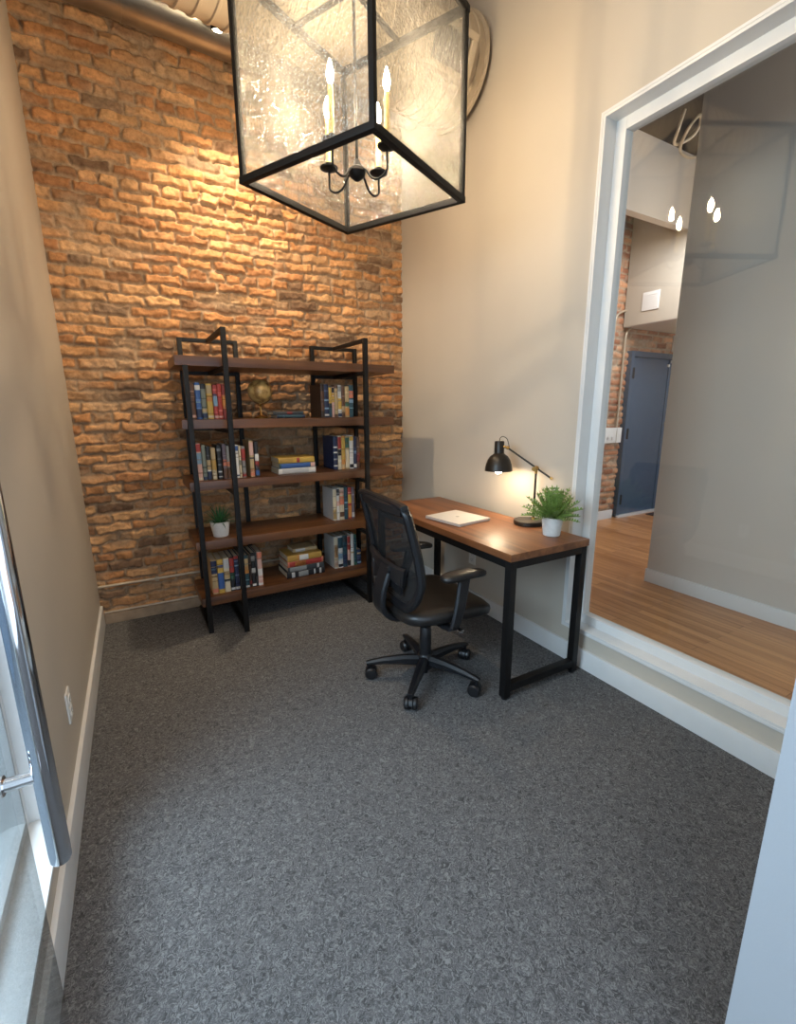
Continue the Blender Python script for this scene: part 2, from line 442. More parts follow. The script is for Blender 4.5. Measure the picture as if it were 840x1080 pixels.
RW = (-1.815, -3.15, 0.205, 2.685)
wall_with_hole('wall_right', W, W+0.17, RW, 0.03, M['paint'], -3.75)
bm = B(); box(bm, (1.178, -3.62, -0.02), (W, -3.2, CEIL)); box(bm, (0.0, -3.62, 2.25), (1.178, -3.2, CEIL))
struct(obj('wall_front', bm, M['frontpaint_daylit']))

# baseboards
sbox('baseboard_left', (0.0, -3.19, 0), (0.016, -0.03, 0.138), M['white'], bev=0.004)
sbox('baseboard_right', (W-0.016, -3.19, 0), (W, -0.06, 0.112), M['white'], bev=0.004)
bm = B(); box(bm, (0.016, -0.028, 0), (W-0.016, 0.0, 0.07), 0.006); struct(obj('baseboard_back', bm, M['mortarbase']))

# right interior window: casing bead, reveal, sash, pane
w1 = bpy.data.objects.new('window_1', None); COL.objects.link(w1); w1.location = (W, RW[0], RW[2])
struct(w1, 'large fixed interior window with white frame looking into the hall')
def wpart(name, parent, rects, m, bev=0.003):
    bm = B()
    for lo, hi in rects: box(bm, lo, hi, bev)
    o = obj(name, bm, m); o.parent = parent; o.matrix_parent_inverse = Matrix.Translation(-Vector(parent.location)); return o
def frame_rects(xa, xb, hole, w, inner=0.0):
    yf, yn, zl, zh = hole; yf -= inner; yn += inner; zl += inner; zh -= inner
    return [((xa, yf-w, zl), (xb, yf, zh)), ((xa, yn, zl), (xb, yn+w, zh)), ((xa, yn+w, zl), (xb, yf-w, zl+w)), ((xa, yn+w, zh-w), (xb, yf-w, zh))]
wpart('casing_bead', w1, frame_rects(W-0.007, W+0.01, (RW[0]+0.012, RW[1]-0.012, RW[2]-0.012, RW[3]+0.012), 0.012), M['white'], 0.002)
wpart('reveal_lining', w1, frame_rects(W-0.005, W+0.17, RW, 0.012), M['white'], 0.001)
wpart('sash', w1, frame_rects(W+0.072, W+0.125, RW, 0.052, 0.012), M['white'])
bm = B(); box(bm, (W+0.095, RW[1]+0.05, RW[2]+0.05), (W+0.103, RW[0]-0.05, RW[3]-0.05))
o = obj('glass_pane', bm, M['pane']); o.parent = w1; o.matrix_parent_inverse = Matrix.Translation(-Vector(w1.location))

# left sidelight window
w2 = bpy.data.objects.new('window_2', None); COL.objects.link(w2); w2.location = (0, LW[0], LW[2])
struct(w2, 'tall sidelight window in the left wall by the glass door')
wpart('reveal_lining', w2, frame_rects(-0.15, 0.004, LW, 0.012), M['white'], 0.001)
wpart('sash', w2, frame_rects(-0.12, -0.075, LW, 0.03, 0.012), M['white'])
bm = B(); box(bm, (-0.1, LW[1]+0.035, LW[2]+0.035), (-0.092, LW[0]-0.035, LW[3]-0.035))
o = obj('glass_pane', bm, M['pane']); o.parent = w2; o.matrix_parent_inverse = Matrix.Translation(-Vector(w2.location))
# what stands outside the sidelight
sbox('wall_corridor', (-2.1, -5.5, -0.1), (-2.0, 0.5, 1.9), M['bluewall'])
sbox('floor_corridor', (-2.0, -5.5, -0.12), (-0.15, 0.5, 0.0), M['concrete'])

# glass door standing open along the left wall
d1 = bpy.data.objects.new('door_1', None); COL.objects.link(d1); d1.location = (0.07, -3.42, 0.008)
struct(d1, 'frameless glass door standing open against the left wall')
bm = B(); box(bm, (-0.006, 0, 0), (0.006, 0.885, 2.6), 0.0015); obj('glass_leaf', bm, M['doorglass'], d1)
bm = B(); hx, hy = 0.061, 0.804
lathe(bm, [(0.0135, 0.64), (0.0158, 0.645), (0.016, 0.66), (0.016, 1.70), (0.0158, 1.715), (0.0135, 1.72)], (hx, hy, 0), 40)
hd = obj('pull_handle', bm, M['chrome'], d1)
for zz in (0.812, 1.56):
    bm = B(); cyl(bm, (0.006, hy, zz), (hx, hy, zz), 0.0105, n=28); cyl(bm, (0.006, hy, zz), (0.010, hy, zz), 0.016, n=28); cyl(bm, (-0.014, hy, zz), (-0.006, hy, zz), 0.016, n=28)
    obj('standoff', bm, M['chrome'], hd)
bm = B()
for zz in (0.3, 2.3): box(bm, (-0.016, -0.02, zz-0.05), (0.016, 0.06, zz+0.05), 0.003)
obj('hinge', bm, M['chrome'], d1)

# ------------------------------------------------------------------ conduit on the brick
bm = B(); tube(bm, [(0.004, -0.018, 0.262), (1.0, -0.018, 0.258), (2.328, -0.018, 0.262)], 0.0105, 12)
for x in (0.35, 1.3, 2.1): box(bm, (x-0.012, -0.03, 0.243), (x+0.012, 0.0, 0.277), 0.002)
tag(obj('conduit_pipe', bm, M['conduit']), 'thin pale conduit pipe running low along the brick wall behind the bookcase', 'pipe')
bm = B(); tube(bm, [(0.018, -0.016, 0.0785), (1.0, -0.016, 0.0785), (2.31, -0.016, 0.0785)], 0.008, 10)
tag(obj('cable_pipe', bm, M['conduit']), 'slim pipe lying on the base ledge at the foot of the brick wall', 'pipe')

# ------------------------------------------------------------------ ducts
t = thing('metal_duct', 'bare galvanised round duct along the top of the brick wall', 'duct', (W, -0.19, 3.49), math.atan(0.05))
bm = B(); cyl(bm, (-W+0.01, 0, 0), (-0.012, 0, 0), 0.135, n=48); obj('duct_pipe', bm, M['galv'], t)
for x in (-1.83, -1.08, -0.33):
    bm = B(); cyl(bm, (x, 0, 0), (x+0.025, 0, 0), 0.139, n=48); obj('joint_collar', bm, M['galv'], t)
DK = 0.13
t = thing('spiral_duct', 'large cream painted spiral duct ending at the right wall', 'duct', (W-0.04, -0.745, 3.37), math.atan(DK))
Ld = 2.25
bm = B(); prof = []
x = -0.03
while x > -Ld+0.03:
    prof += [(0.272, x), (0.272, x-0.052), (0.28, x-0.056), (0.28, x-0.068)]; x -= 0.072
xs = [0.0]+[p[1] for p in prof]
rings = []
for r, xx in [(0.272, -0.04)]+[p for p in prof if p[1] < -0.04]:
    rings.append([Vector((xx, r*math.cos(a), r*math.sin(a))) for a in [2*PI*k/56 for k in range(56)]])
loft(bm, rings); obj('duct_pipe', bm, M['ductw'], t, sharp=20)
bm = B(); cyl(bm, (-0.05, 0, 0), (-0.036, 0, 0), 0.292, n=56); obj('end_collar', bm, M['ductw'], t)
# register on the camera side
th = math.radians(23)
Rm = Matrix.Translation((-0.335, 0, 0)) @ Matrix.Rotation(th, 4, 'X')
bm = B()
for lo, hi in (((-0.16, -0.335, 0.075), (0.16, -0.24, 0.105)), ((-0.16, -0.335, -0.105), (0.16, -0.24, -0.075)), ((-0.16, -0.335, -0.075), (-0.125, -0.24, 0.075)), ((0.125, -0.335, -0.075), (0.16, -0.24, 0.075))):
    box(bm, lo, hi, 0.003, mat=Rm)
rg = obj('air_register', bm, M['ductw'], t)
bm = B(); box(bm, (-0.125, -0.291, -0.075), (0.125, -0.287, 0.075), mat=Rm); obj('register_backing', bm, M['slot'], rg)
for k in range(8):
    bm = B(); box(bm, (-0.113+k*0.031, -0.328, -0.075), (-0.108+k*0.031, -0.296, 0.075), mat=Rm); obj('louvre', bm, M['silverdark'], rg)
# small spotlight in the gap between the ducts
t = thing('spotlight', 'small round spotlight glowing between the two ceiling ducts', 'spotlight', (0.944, -0.45, 3.345))
ax = Vector((0.12, 0.35, -1)).normalized()
bm = B(); cyl(bm, (0, 0, 0.09), (0, 0, CEIL-3.345), 0.008, n=10); obj('stem', bm, M['iron'], t)
bm = B(); lathe(bm, [(0.012, 0.10), (0.03, 0.09), (0.034, 0.03), (0.036, 0.0), (0.031, 0.0), (0.03, 0.02)], (0, 0, 0), 24, axis=-ax); obj('housing', bm, M['iron'], t)
bm = B(); lathe(bm, [(0.001, -0.006), (0.018, -0.004), (0.029, 0.004), (0.029, 0.012), (0.001, 0.012)], (0, 0, 0), 24, axis=-ax); obj('lens', bm, M['puck'], t)

# ------------------------------------------------------------------ lantern chandelier
LC = Vector((1.232, -1.518, 2.26)); LS = 0.635; LA = math.radians(-63.3); LH = 0.70
t = thing('lantern_chandelier', 'large square lantern chandelier with seeded glass and dark bronze frame', 'chandelier', LC, LA)
h = LS/2; b = 0.0125
bm = B()
for s in (-1, 1):
    box(bm, (-h-b, s*h-b, 0), (h+b, s*h+b, 0.024), 0.002); box(bm, (s*h-b, -h+b, 0), (s*h+b, h-b, 0.024), 0.002)
obj('bottom_frame', bm, M['iron'], t)
bm = B()
for s in (-1, 1):
    box(bm, (-h-b, s*h-b, LH-0.024), (h+b, s*h+b, LH), 0.002); box(bm, (s*h-b, -h+b, LH-0.024), (s*h+b, h-b, LH), 0.002)
obj('top_frame', bm, M['iron'], t)
for sx in (-1, 1):
    for sy in (-1, 1):
        bm = B(); box(bm, (sx*h-b*.8, sy*h-b*.8, 0.02), (sx*h+b*.8, sy*h+b*.8, LH-0.02), 0.002); obj('corner_post', bm, M['iron'], t)
for s in (-1, 1):
    bm = B(); box(bm, (-h+b*.8, s*h-0.002, 0.022), (h-b*.8, s*h+0.002, LH-0.022)); obj('glass_pane', bm, M['seeded'], t)
    bm = B(); box(bm, (s*h-0.002, -h+b*.8, 0.022), (s*h+0.002, h-b*.8, LH-0.022)); obj('glass_pane', bm, M['seeded'], t)
bm = B()
for s in (-1, 1):
    box(bm, (-h, s*0.0-0.008, LH-0.02), (h, 0.008, LH-0.004), 0.001) if s == 1 else box(bm, (-0.008, -h, LH-0.02), (0.008, h, LH-0.004), 0.001)
obj('cross_bar', bm, M['iron'], t)
bm = B(); cyl(bm, (0, 0, 0.10), (0, 0, CEIL-LC.z-0.02), 0.006, n=12); lathe(bm, [(0.06, CEIL-LC.z-0.03), (0.065, CEIL-LC.z-0.02), (0.065, CEIL-LC.z)], n=24)
obj('hanging_rod', bm, M['iron'], t)
bm = B(); lathe(bm, [(0.004, 0.045), (0.014, 0.05), (0.03, 0.062), (0.036, 0.078), (0.032, 0.09), (0.02, 0.098), (0.012, 0.12), (0.004, 0.125)], n=28); obj('hub', bm, M['iron'], t)
AR = 0.15
for k in range(4):
    a = k*PI/2
    c, s = math.cos(a), math.sin(a)
    P = [(0.02, 0.085), (0.045, 0.075), (0.075, 0.04), (0.112, 0.03), (AR-0.002, 0.05), (AR, 0.09), (AR, 0.125)]
    pts = smooth_pts([(c*r, s*r, z) for r, z in P], 6)
    bm = B(); tube(bm, pts, 0.0045, 10); arm = obj('arm', bm, M['iron'], t)
    bm = B(); lathe(bm, [(0.006, 0.115), (0.02, 0.119), (0.037, 0.127), (0.039, 0.132), (0.034, 0.131), (0.016, 0.128), (0.013, 0.15), (0.011, 0.15)], (c*AR, s*AR, 0), 28); obj('drip_pan', bm, M['iron'], arm)
    bm = B(); lathe(bm, [(0.0105, 0.132), (0.0105, 0.305), (0.0085, 0.31), (0.004, 0.311)], (c*AR, s*AR, 0), 20); obj('candle_sleeve', bm, M['candle'], arm)
    bm = B(); lathe(bm, [(0.004, 0.308), (0.007, 0.316), (0.0125, 0.333), (0.013, 0.345), (0.010, 0.362), (0.005, 0.378), (0.001, 0.39)], (c*AR, s*AR, 0), 18); obj('flame_bulb', bm, M['bulb'], arm)

# ------------------------------------------------------------------ bookcase
BX, BY, BA = 0.559, -0.4813, 0.0139
SZ = {1: 1.698, 2: 1.3396, 3: 0.9706, 4: 0.5968, 5: 0.227}; ST = 0.055
bc = thing('bookcase', 'wide five-shelf bookcase with walnut planks and black steel frames against brick', 'bookcase', (BX, BY, 0), BA)
SD = 0.40
for k, (xa, xb) in {1: (0.004, 1.432), 2: (0.010, 1.425), 3: (0.018, 1.432), 4: (0.018, 1.43), 5: (0.02, 1.43)}.items():
    bm = B(); box(bm, (xa, 0, SZ[k]-ST), (xb, SD, SZ[k]), 0.004); obj('shelf', bm, M['shelfwood'], bc)
tb = 0.014; FD = -0.014; FT = 1.847; FR = 0.309+0.0; HX = 0.172
def post(x, y, z0, z1):
    bm = B(); box(bm, (x-tb, y-tb, z0), (x+tb, y+tb, z1), 0.002); return obj('upright', bm, M['steel'], bc)
for fx in (0.2563, 1.1437):
    f_y = -0.1145
    post(fx, f_y, 0, FT); post(fx-HX, SD+0.016, 0, FT); post(fx+HX, SD+0.016, 0, FT)
    for zt in (FT, SZ[1]-ST-0.001, SZ[2]-ST-0.001, SZ[3]-ST-0.001, SZ[4]-ST-0.001, SZ[5]-ST-0.001):
        bm = B(); z0, z1 = zt-0.024, zt
        box(bm, (fx-HX+tb, SD+0.004, z0), (fx+HX-tb, SD+0.028, z1), 0.002)
        box(bm, (fx-0.012, f_y+tb, z0), (fx+0.012, SD+0.004, z1), 0.002)
        obj('tee_brace', bm, M['steel'], bc)
    bm = B(); box(bm, (fx-0.012, f_y+tb, 0.004), (fx+0.012, SD+0.004, 0.028), 0.002); box(bm, (fx-HX+tb, SD+0.004, 0.004), (fx+HX-tb, SD+0.028, 0.028), 0.002); obj('floor_skid', bm, M['steel'], bc)
# extra front-left leg with its skid
bm = B(); box(bm, (0.054-tb, -0.02-tb, 0), (0.054+tb, -0.02+tb, SZ[1]-ST), 0.002); obj('upright', bm, M['steel'], bc)
bm = B(); box(bm, (0.042, -0.006, 0.004), (0.066, SD+0.004, 0.028), 0.002); obj('floor_skid', bm, M['steel'], bc)

def shelf_pt(lx, ly, z):
    c, s = math.cos(BA), math.sin(BA)
    return Vector((BX+c*lx-s*ly, BY+s*lx+c*ly, z+0.0007))

def upright_book(s, xa, xb, ly, hgt, dep, cover, bands, label, group, lean=0.0):
    w = xb-xa; t_ = 0.0022
    bm = B()
    box(bm, (0, 0.0, 0), (t_, dep, hgt), 0.0006, 1); box(bm, (w-t_, 0.0, 0), (w, dep, hgt), 0.0006, 1)
    # rounded spine
    n = 7; ringz = []
    for z in (0, hgt):
        pts = [Vector((w/2-(w/2)*math.cos(PI*k/n), -0.004*math.sin(PI*k/n), z)) for k in range(n+1)]
        pts += [Vector((w-t_, t_, z)), Vector((t_, t_, z))]; ringz.append(pts)
    loft(bm, ringz)
    o = obj('book', bm, cmat(cover), None, shelf_pt(xa, ly, SZ[s]), (0, lean, BA))
    tag(o, label, 'book', group)
    bm = B(); box(bm, (t_, t_, 0.003), (w-t_, dep-0.004, hgt-0.003)); obj('page_block', bm, M['pages'], o)
    r_ = random.Random(label); lum = sum(cover)/3
    for _ in range(3):
        z0 = r_.uniform(.1, .85); dl = r_.choice((-34, 46, 70)) if lum < 120 else r_.choice((-70, -50, 24))
        bands = bands+[(z0, z0+r_.uniform(.015, .05), tuple(int(max(10, min(240, c_+dl))) for c_ in cover))]
    for z0, z1, c in bands:
        ringz = []
        for z in (z0*hgt, z1*hgt):
            pts = [Vector((w/2-(w/2+0.0004)*math.cos(PI*k/n), -0.0046*math.sin(PI*k/n)-0.0003, z)) for k in range(n+1)]
            pts += [Vector((w-t_, t_, z)), Vector((t_, t_, z))]; ringz.append(pts)
        bm = B(); loft(bm, ringz); obj('spine_band', bm, cmat(c), o)
    return o

def flat_book(s, xa, xb, ly, z, thick, dep, cover, bands, label, group, rz=0.0):
    w = xb-xa; t_ = 0.0025; bm = B()
    box(bm, (0, 0, 0), (w, dep, t_), 0.0006, 1); box(bm, (0, 0, thick-t_), (w, dep, thick), 0.0006, 1)
    n = 7; R_ = []
    for x in (0, w):
        pts = [Vector((x, -0.004*math.sin(PI*k/n), thick/2-(thick/2)*math.cos(PI*k/n))) for k in range(n+1)]
        pts += [Vector((x, t_, thick-t_)), Vector((x, t_, t_))]; R_.append(pts)
    loft(bm, R_)
    o = obj('book', bm, cmat(cover), None, shelf_pt(xa, ly, z), (0, 0, BA+rz)); tag(o, label, 'book', group)
    bm = B(); box(bm, (0.004, t_, t_), (w-0.004, dep-0.004, thick-t_)); obj('page_block', bm, M['pages'], o)
    for x0, x1, c in bands:
        R_ = []
        for x in (x0*w, x1*w):
            pts = [Vector((x, -0.0046*math.sin(PI*k/n)-0.0004, thick/2-(thick/2-0.001)*math.cos(PI*k/n))) for k in range(n+1)]
            pts += [Vector((x, t_, thick-t_-0.001)), Vector((x, t_, t_+0.001))]; R_.append(pts)
        bm = B(); loft(bm, R_); obj('spine_band', bm, cmat(c), o)
    return o

# colours
NAVY=(28,44,84); BLUE=(44,92,168); TEAL=(34,78,92); BLK=(30,30,34); DGR=(62,66,70); GRY=(140,142,140); WHT=(226,222,212); CRM=(222,204,166)
TAN=(196,164,110); YEL=(226,176,58); ORG=(224,140,52); RED=(190,52,40); DRED=(140,40,36); PNK=(222,168,150); BRN=(104,66,42); DBR=(62,42,30); GRN=(58,110,84); SAGE=(120,128,112); LBL=(120,160,190); PUR=(110,96,110); MUS=(206,152,52); SAL=(226,120,84); LGR=(196,194,190)
g2 = 'books standing on the left of the second shelf'
Dp = 0.17
for a in [
 (2, .068, .100, .06, .205, .15, BRN, [(.05, .12, PNK)], 'thick brown book standing first at the left end of the second shelf', g2),
 (2, .104, .133, .06, .212, Dp, BLUE, [(.45, .5, LBL), (.05, .3, NAVY), (.8, .93, WHT)], 'tall blue book with pale marks on the second shelf beside brown book', g2),
 (2, .135, .163, .06, .206, Dp, SAGE, [(.86, 1.0, BLK), (.04, .16, NAVY), (.2, .3, TAN)], 'grey-green book with black top band on the second shelf', g2),
 (2, .166, .198, .06, .208, Dp, YEL, [(.5, .62, ORG), (.04, .1, CRM), (.72, .95, TAN)], 'yellow-orange book on the second shelf left of the red ones', g2),
 (2, .202, .226, .06, .200, Dp, RED, [(.38, .68, LBL), (.69, .74, NAVY), (.03, .1, PNK)], 'red book with a pale blue label on its spine, second shelf', g2),
 (2, .228, .252, .06, .208, Dp, RED, [(.04, .09, PNK), (.6, .63, DRED)], 'plain bright red book on the second shelf, between two other red books', g2),
 (2, .254, .274, .06, .205, Dp, DRED, [(.3, .7, ORG)], 'dark red book with orange band, last of the left second-shelf row', g2)]: upright_book(*a)
g2r = 'books standing on the right of the second shelf'
for a in [
 (2, .905, .929, .10, .222, .21, DBR, [(.2, .8, BRN)], 'big dark brown book with its cover facing left on the second shelf', g2r),
 (2, .931, .962, .10, .222, Dp, NAVY, [(.25, .3, LBL), (.5, .55, LBL), (.05, .1, WHT)], 'dark navy book next to the big brown book on the second shelf', g2r),
 (2, .964, .985, .10, .212, Dp, DGR, [(.45, .95, YEL), (.05, .3, TEAL)], 'slim grey book with yellow upper spine on the second shelf', g2r),
 (2, .987, 1.004, .10, .205, Dp, PNK, [(.5, .8, YEL), (.82, .98, BLK)], 'slim pale pink book with yellow and black bands on the second shelf', g2r),
 (2, 1.006, 1.030, .10, .218, Dp, BRN, [(.1, .9, TAN)], 'tan and brown book mid-way in the right second-shelf row', g2r),
 (2, 1.032, 1.058, .10, .220, Dp, LGR, [(.25, .6, YEL), (.02, .12, NAVY), (.8, .95, GRY)], 'pale grey book with a bright yellow patch on the second shelf', g2r),
 (2, 1.060, 1.084, .10, .216, Dp, BRN, [(.15, .35, TAN)], 'reddish brown book in the right second-shelf row left of the orange one', g2r),
 (2, 1.086, 1.116, .10, .212, Dp, TAN, [(.35, .5, GRN), (.05, .3, ORG)], 'tan book with green band and orange foot on the second shelf', g2r),
 (2, 1.118, 1.150, .10, .220, Dp, TEAL, [(.6, .82, SAL), (.45, .55, LBL)], 'teal book with a coral label at the right end of the second shelf', g2r)]: upright_book(*a)
g2f = 'books lying flat on the second shelf'
flat_book(2, .585, .775, .07, SZ[2], .022, .15, NAVY, [(.05, .9, TEAL), (.2, .28, LBL)], 'dark blue book lying flat on the second shelf beside the globe', g2f)
flat_book(2, .565, .77, .08, SZ[2]+.0222, .021, .15, DGR, [(.45, .62, DRED), (.9, .96, TEAL)], 'dark grey book lying on top of the flat blue one by the globe', g2f)
g3 = 'books standing on the left of the third shelf'
for a in [
 (3, .076, .104, .06, .226, Dp, PNK, [(.78, .98, RED), (.45, .75, LBL), (.02, .08, CRM)], 'pale pink book with red top and blue patch, left end of third shelf', g3),
 (3, .107, .130, .06, .216, Dp, SAGE, [(.02, .1, NAVY)], 'plain grey-green book on the third shelf', g3),
 (3, .133, .156, .06, .206, Dp, BLK, [(.3, .6, TAN), (.03, .26, NAVY), (.26, .3, WHT)], 'black book with tan patch and navy foot on the third shelf', g3),
 (3, .160, .186, .06, .196, Dp, TAN, [(.32, .62, MUS), (.03, .28, CRM)], 'short tan and mustard book on the third shelf', g3),
 (3, .195, .219, .06, .212, Dp, BLK, [(.82, .9, GRY), (.4, .44, LGR), (.2, .24, LGR), (.06, .09, LGR)], 'black book with small pale marks on the third shelf', g3),
 (3, .227, .249, .06, .216, Dp, PUR, [(.38, .56, SAL), (.02, .3, BRN)], 'mauve grey book with coral middle band on the third shelf', g3),
 (3, .251, .268, .06, .204, Dp, GRY, [(.38, .52, SAL), (.02, .34, BRN)], 'slim grey book with coral band behind the front post on third shelf', g3),
 (3, .271, .299, .06, .208, Dp, DGR, [(.1, .2, TEAL)], 'dark slate book on the third shelf left of the white blue-topped one', g3),
 (3, .303, .323, .06, .208, Dp, WHT, [(.82, .97, BLUE), (.06, .1, NAVY)], 'white book with blue top on the third shelf', g3),
 (3, .325, .338, .06, .202, Dp, CRM, [(.4, .55, SAGE)], 'thin cream book next to the white one on the third shelf', g3),
 (3, .341, .364, .06, .198, Dp, GRY, [(.55, .92, RED), (.03, .15, RED)], 'grey book with red top and red foot on the third shelf', g3),
 (3, .391, .417, .06, .232, Dp, TAN, [(.03, .2, SAL), (.5, .54, BLK), (.6, .95, PNK)], 'tall peach coloured book on the third shelf past the rear post', g3),
 (3, .424, .448, .06, .224, Dp, BLK, [(.45, .65, WHT), (.28, .44, RED), (.04, .18, BLUE)], 'black book with white, red and blue bands, last of the left third-shelf row', g3)]: upright_book(*a)
g3f = 'books in the flat stack on the third shelf'
flat_book(3, .574, .835, .07, SZ[3], .036, .19, WHT, [(.1, .8, LGR)], 'white book at the bottom of the stack on the third shelf', g3f)
flat_book(3, .582, .835, .07, SZ[3]+.0363, .035, .19, TEAL, [(.05, .84, BLUE), (.86, .98, PNK)], 'blue book in the middle of the stack on the third shelf', g3f)
flat_book(3, .577, .828, .07, SZ[3]+.0716, .036, .19, YEL, [(.5, .58, RED), (.03, .4, MUS)], 'yellow book on top of the stack on the third shelf', g3f)
g3r = 'books standing on the right of the third shelf'
for a in [
 (3, .985, 1.016, .10, .236, .2, NAVY, [(.1, .14, WHT), (.3, .34, WHT), (.5, .54, WHT), (.66, .7, WHT)], 'navy book with white marks and cover facing left on the third shelf', g3r),
 (3, 1.019, 1.045, .10, .238, Dp, CRM, [(.62, .97, RED), (.42, .6, BLK)], 'cream book with red top and black band, right part of third shelf', g3r),
 (3, 1.048, 1.075, .10, .238, Dp, ORG, [(.3, .95, YEL), (.02, .15, TAN)], 'orange-yellow book in the right third-shelf row', g3r),
 (3, 1.078, 1.107, .10, .236, Dp, TAN, [(.65, .95, GRN), (.05, .6, CRM)], 'cream book with green top in the right third-shelf row', g3r),
 (3, 1.110, 1.140, .10, .238, Dp, WHT, [(.85, .98, YEL), (.03, .14, BLK)], 'white book with yellow top and black foot on the third shelf', g3r),
 (3, 1.143, 1.165, .10, .232, Dp, NAVY, [(.03, .14, WHT), (.5, .55, LBL)], 'slim navy book right of the white yellow-topped one on the third shelf', g3r),
 (3, 1.168, 1.192, .10, .226, Dp, BRN, [(.2, .5, DRED)], 'brown book at the right end of the third shelf row', g3r)]: upright_book(*a)
g4 = 'books standing on the fourth shelf'
for a in [
 (4, .966, .994, .10, .236, .2, LGR, [(.02, .98, CRM), (.05, .35, YEL)], 'pale grey book with cream spine and cover facing left on the fourth shelf', g4),
 (4, .997, 1.017, .10, .238, Dp, WHT, [(.78, .98, DGR), (.45, .6, PNK)], 'white book with dark top on the fourth shelf', g4),
 (4, 1.020, 1.054, .10, .236, Dp, CRM, [(.48, .74, SAL), (.8, .95, PNK), (.1, .25, BRN)], 'cream book with coral middle band on the fourth shelf', g4),
 (4, 1.057, 1.084, .10, .242, Dp, TEAL, [(.5, .54, LBL), (.3, .34, LBL)], 'dark teal book on the fourth shelf', g4),
 (4, 1.087, 1.113, .10, .236, Dp, RED, [(.5, .78, YEL), (.05, .42, ORG)], 'red and yellow book on the fourth shelf', g4),
 (4, 1.116, 1.138, .10, .232, Dp, PUR, [(.05, .2, LGR)], 'grey-purple book at the right end of the fourth shelf row', g4)]: upright_book(*a)
g5 = 'books standing on the left of the bottom shelf'
for a in [
 (5, .096, .130, .05, .228, .2, TAN, [(.6, .98, NAVY), (.7, .76, LBL), (.04, .16, SAL)], 'tan book with dark blue top, first at the left of bottom shelf', g5),
 (5, .133, .169, .05, .228, .19, YEL, [(.12, .6, BLUE), (.75, .83, BLUE)], 'yellow book with blue lower spine on the bottom shelf', g5),
 (5, .172, .206, .05, .230, .19, CRM, [(.7, .96, LGR), (.3, .38, BLK), (.4, .62, TAN)], 'cream book with small black mark on the bottom shelf', g5),
 (5, .209, .236, .05, .232, .19, BLK, [(.55, .97, RED), (.34, .52, GRN), (.03, .1, LGR)], 'black book with red top and green band on the bottom shelf', g5),
 (5, .239, .265, .05, .234, .19, NAVY, [(.92, 1.0, RED), (.03, .1, LGR), (.7, .74, LBL)], 'dark navy book with thin red top on the bottom shelf', g5),
 (5, .268, .292, .05, .232, .19, BLK, [(.4, .5, DGR)], 'plain black book behind the front post on the bottom shelf', g5),
 (5, .299, .328, .05, .228, .19, TEAL, [(.55, .9, TAN), (.45, .66, ORG), (.03, .08, LGR)], 'teal book with tan and orange label on the bottom shelf', g5),
 (5, .330, .345, .05, .234, .19, DBR, [(.1, .2, DRED)], 'thin dark brown book on the bottom shelf', g5),
 (5, .347, .372, .05, .240, .19, BLK, [(.75, .9, GRY), (.4, .55, LGR), (.03, .09, WHT)], 'black book with white lettering marks on the bottom shelf', g5),
 (5, .374, .385, .05, .240, .19, DGR, [(.3, .6, BLK)], 'thin charcoal book between black and pale pink books on bottom shelf', g5),
 (5, .388, .418, .05, .238, .19, PNK, [(.82, .98, SAL), (.3, .5, WHT), (.02, .08, WHT)], 'pale pink book with coral top, last of the left bottom-shelf row', g5)]: upright_book(*a)
g5f = 'books in the flat stack on the bottom shelf'
z = SZ[5]
for (xa, xb, th_, dep, cv, bd, lb, rz) in [
 (.590, .872, .044, .22, BLK, [(.12, .2, LGR), (.3, .55, GRY), (.7, .74, LGR), (.85, .9, LGR)], 'black book with pale lettering marks at the bottom of the lowest stack', 0),
 (.600, .868, .036, .21, DGR, [(.05, .5, GRY), (.8, .86, LGR)], 'dark grey book second from the bottom of the lowest stack', .015),
 (.598, .866, .040, .21, SAL, [(.05, .95, RED), (.2, .5, ORG)], 'red-orange book in the middle of the lowest stack', .03),
 (.600, .852, .044, .20, MUS, [(.28, .33, ORG), (.34, .6, WHT)], 'mustard book with white label near the top of the lowest stack', .01)]:
    flat_book(5, xa, xb, .07, z, th_, dep, cv, bd, lb, g5f, rz); z += th_+.0003
flat_book(5, .66, .84, .13, z, .026, .13, TAN, [(.1, .5, LGR)], 'small tan book on the very top of the lowest stack', g5f, .03)
g5r = 'books standing on the right of the bottom shelf'
for a in [
 (5, .962, .993, .10, .245, .2, LGR, [(.02, .98, CRM), (.35, .75, ORG), (.05, .25, PNK)], 'pale grey book with orange patch, cover facing left on the bottom shelf', g5r),
 (5, .996, 1.032, .10, .248, Dp, WHT, [(.62, .95, TEAL), (.25, .45, LBL), (.03, .12, BLK)], 'white book with teal upper spine in the right bottom-shelf row', g5r),
 (5, 1.035, 1.068, .10, .245, Dp, TEAL, [(.1, .4, NAVY), (.8, .95, DGR)], 'dark teal book in the right bottom-shelf row', g5r),
 (5, 1.071, 1.095, .10, .240, Dp, PNK, [(.55, .97, RED), (.02, .2, BLK)], 'pink book with red top in the right bottom-shelf row', g5r),
 (5, 1.098, 1.122, .10, .248, Dp, WHT, [(.4, .44, TAN)], 'tall plain off-white book in the right bottom-shelf row', g5r),
 (5, 1.125, 1.146, .10, .240, Dp, GRN, [(.1, .9, TEAL)], 'slim green-teal book in the right bottom-shelf row', g5r),
 (5, 1.150, 1.182, .10, .12, .12, NAVY, [(.1, .2, LBL), (.7, .8, TAN)], 'small short navy book at the right end of the bottom shelf', g5r)]: upright_book(*a)

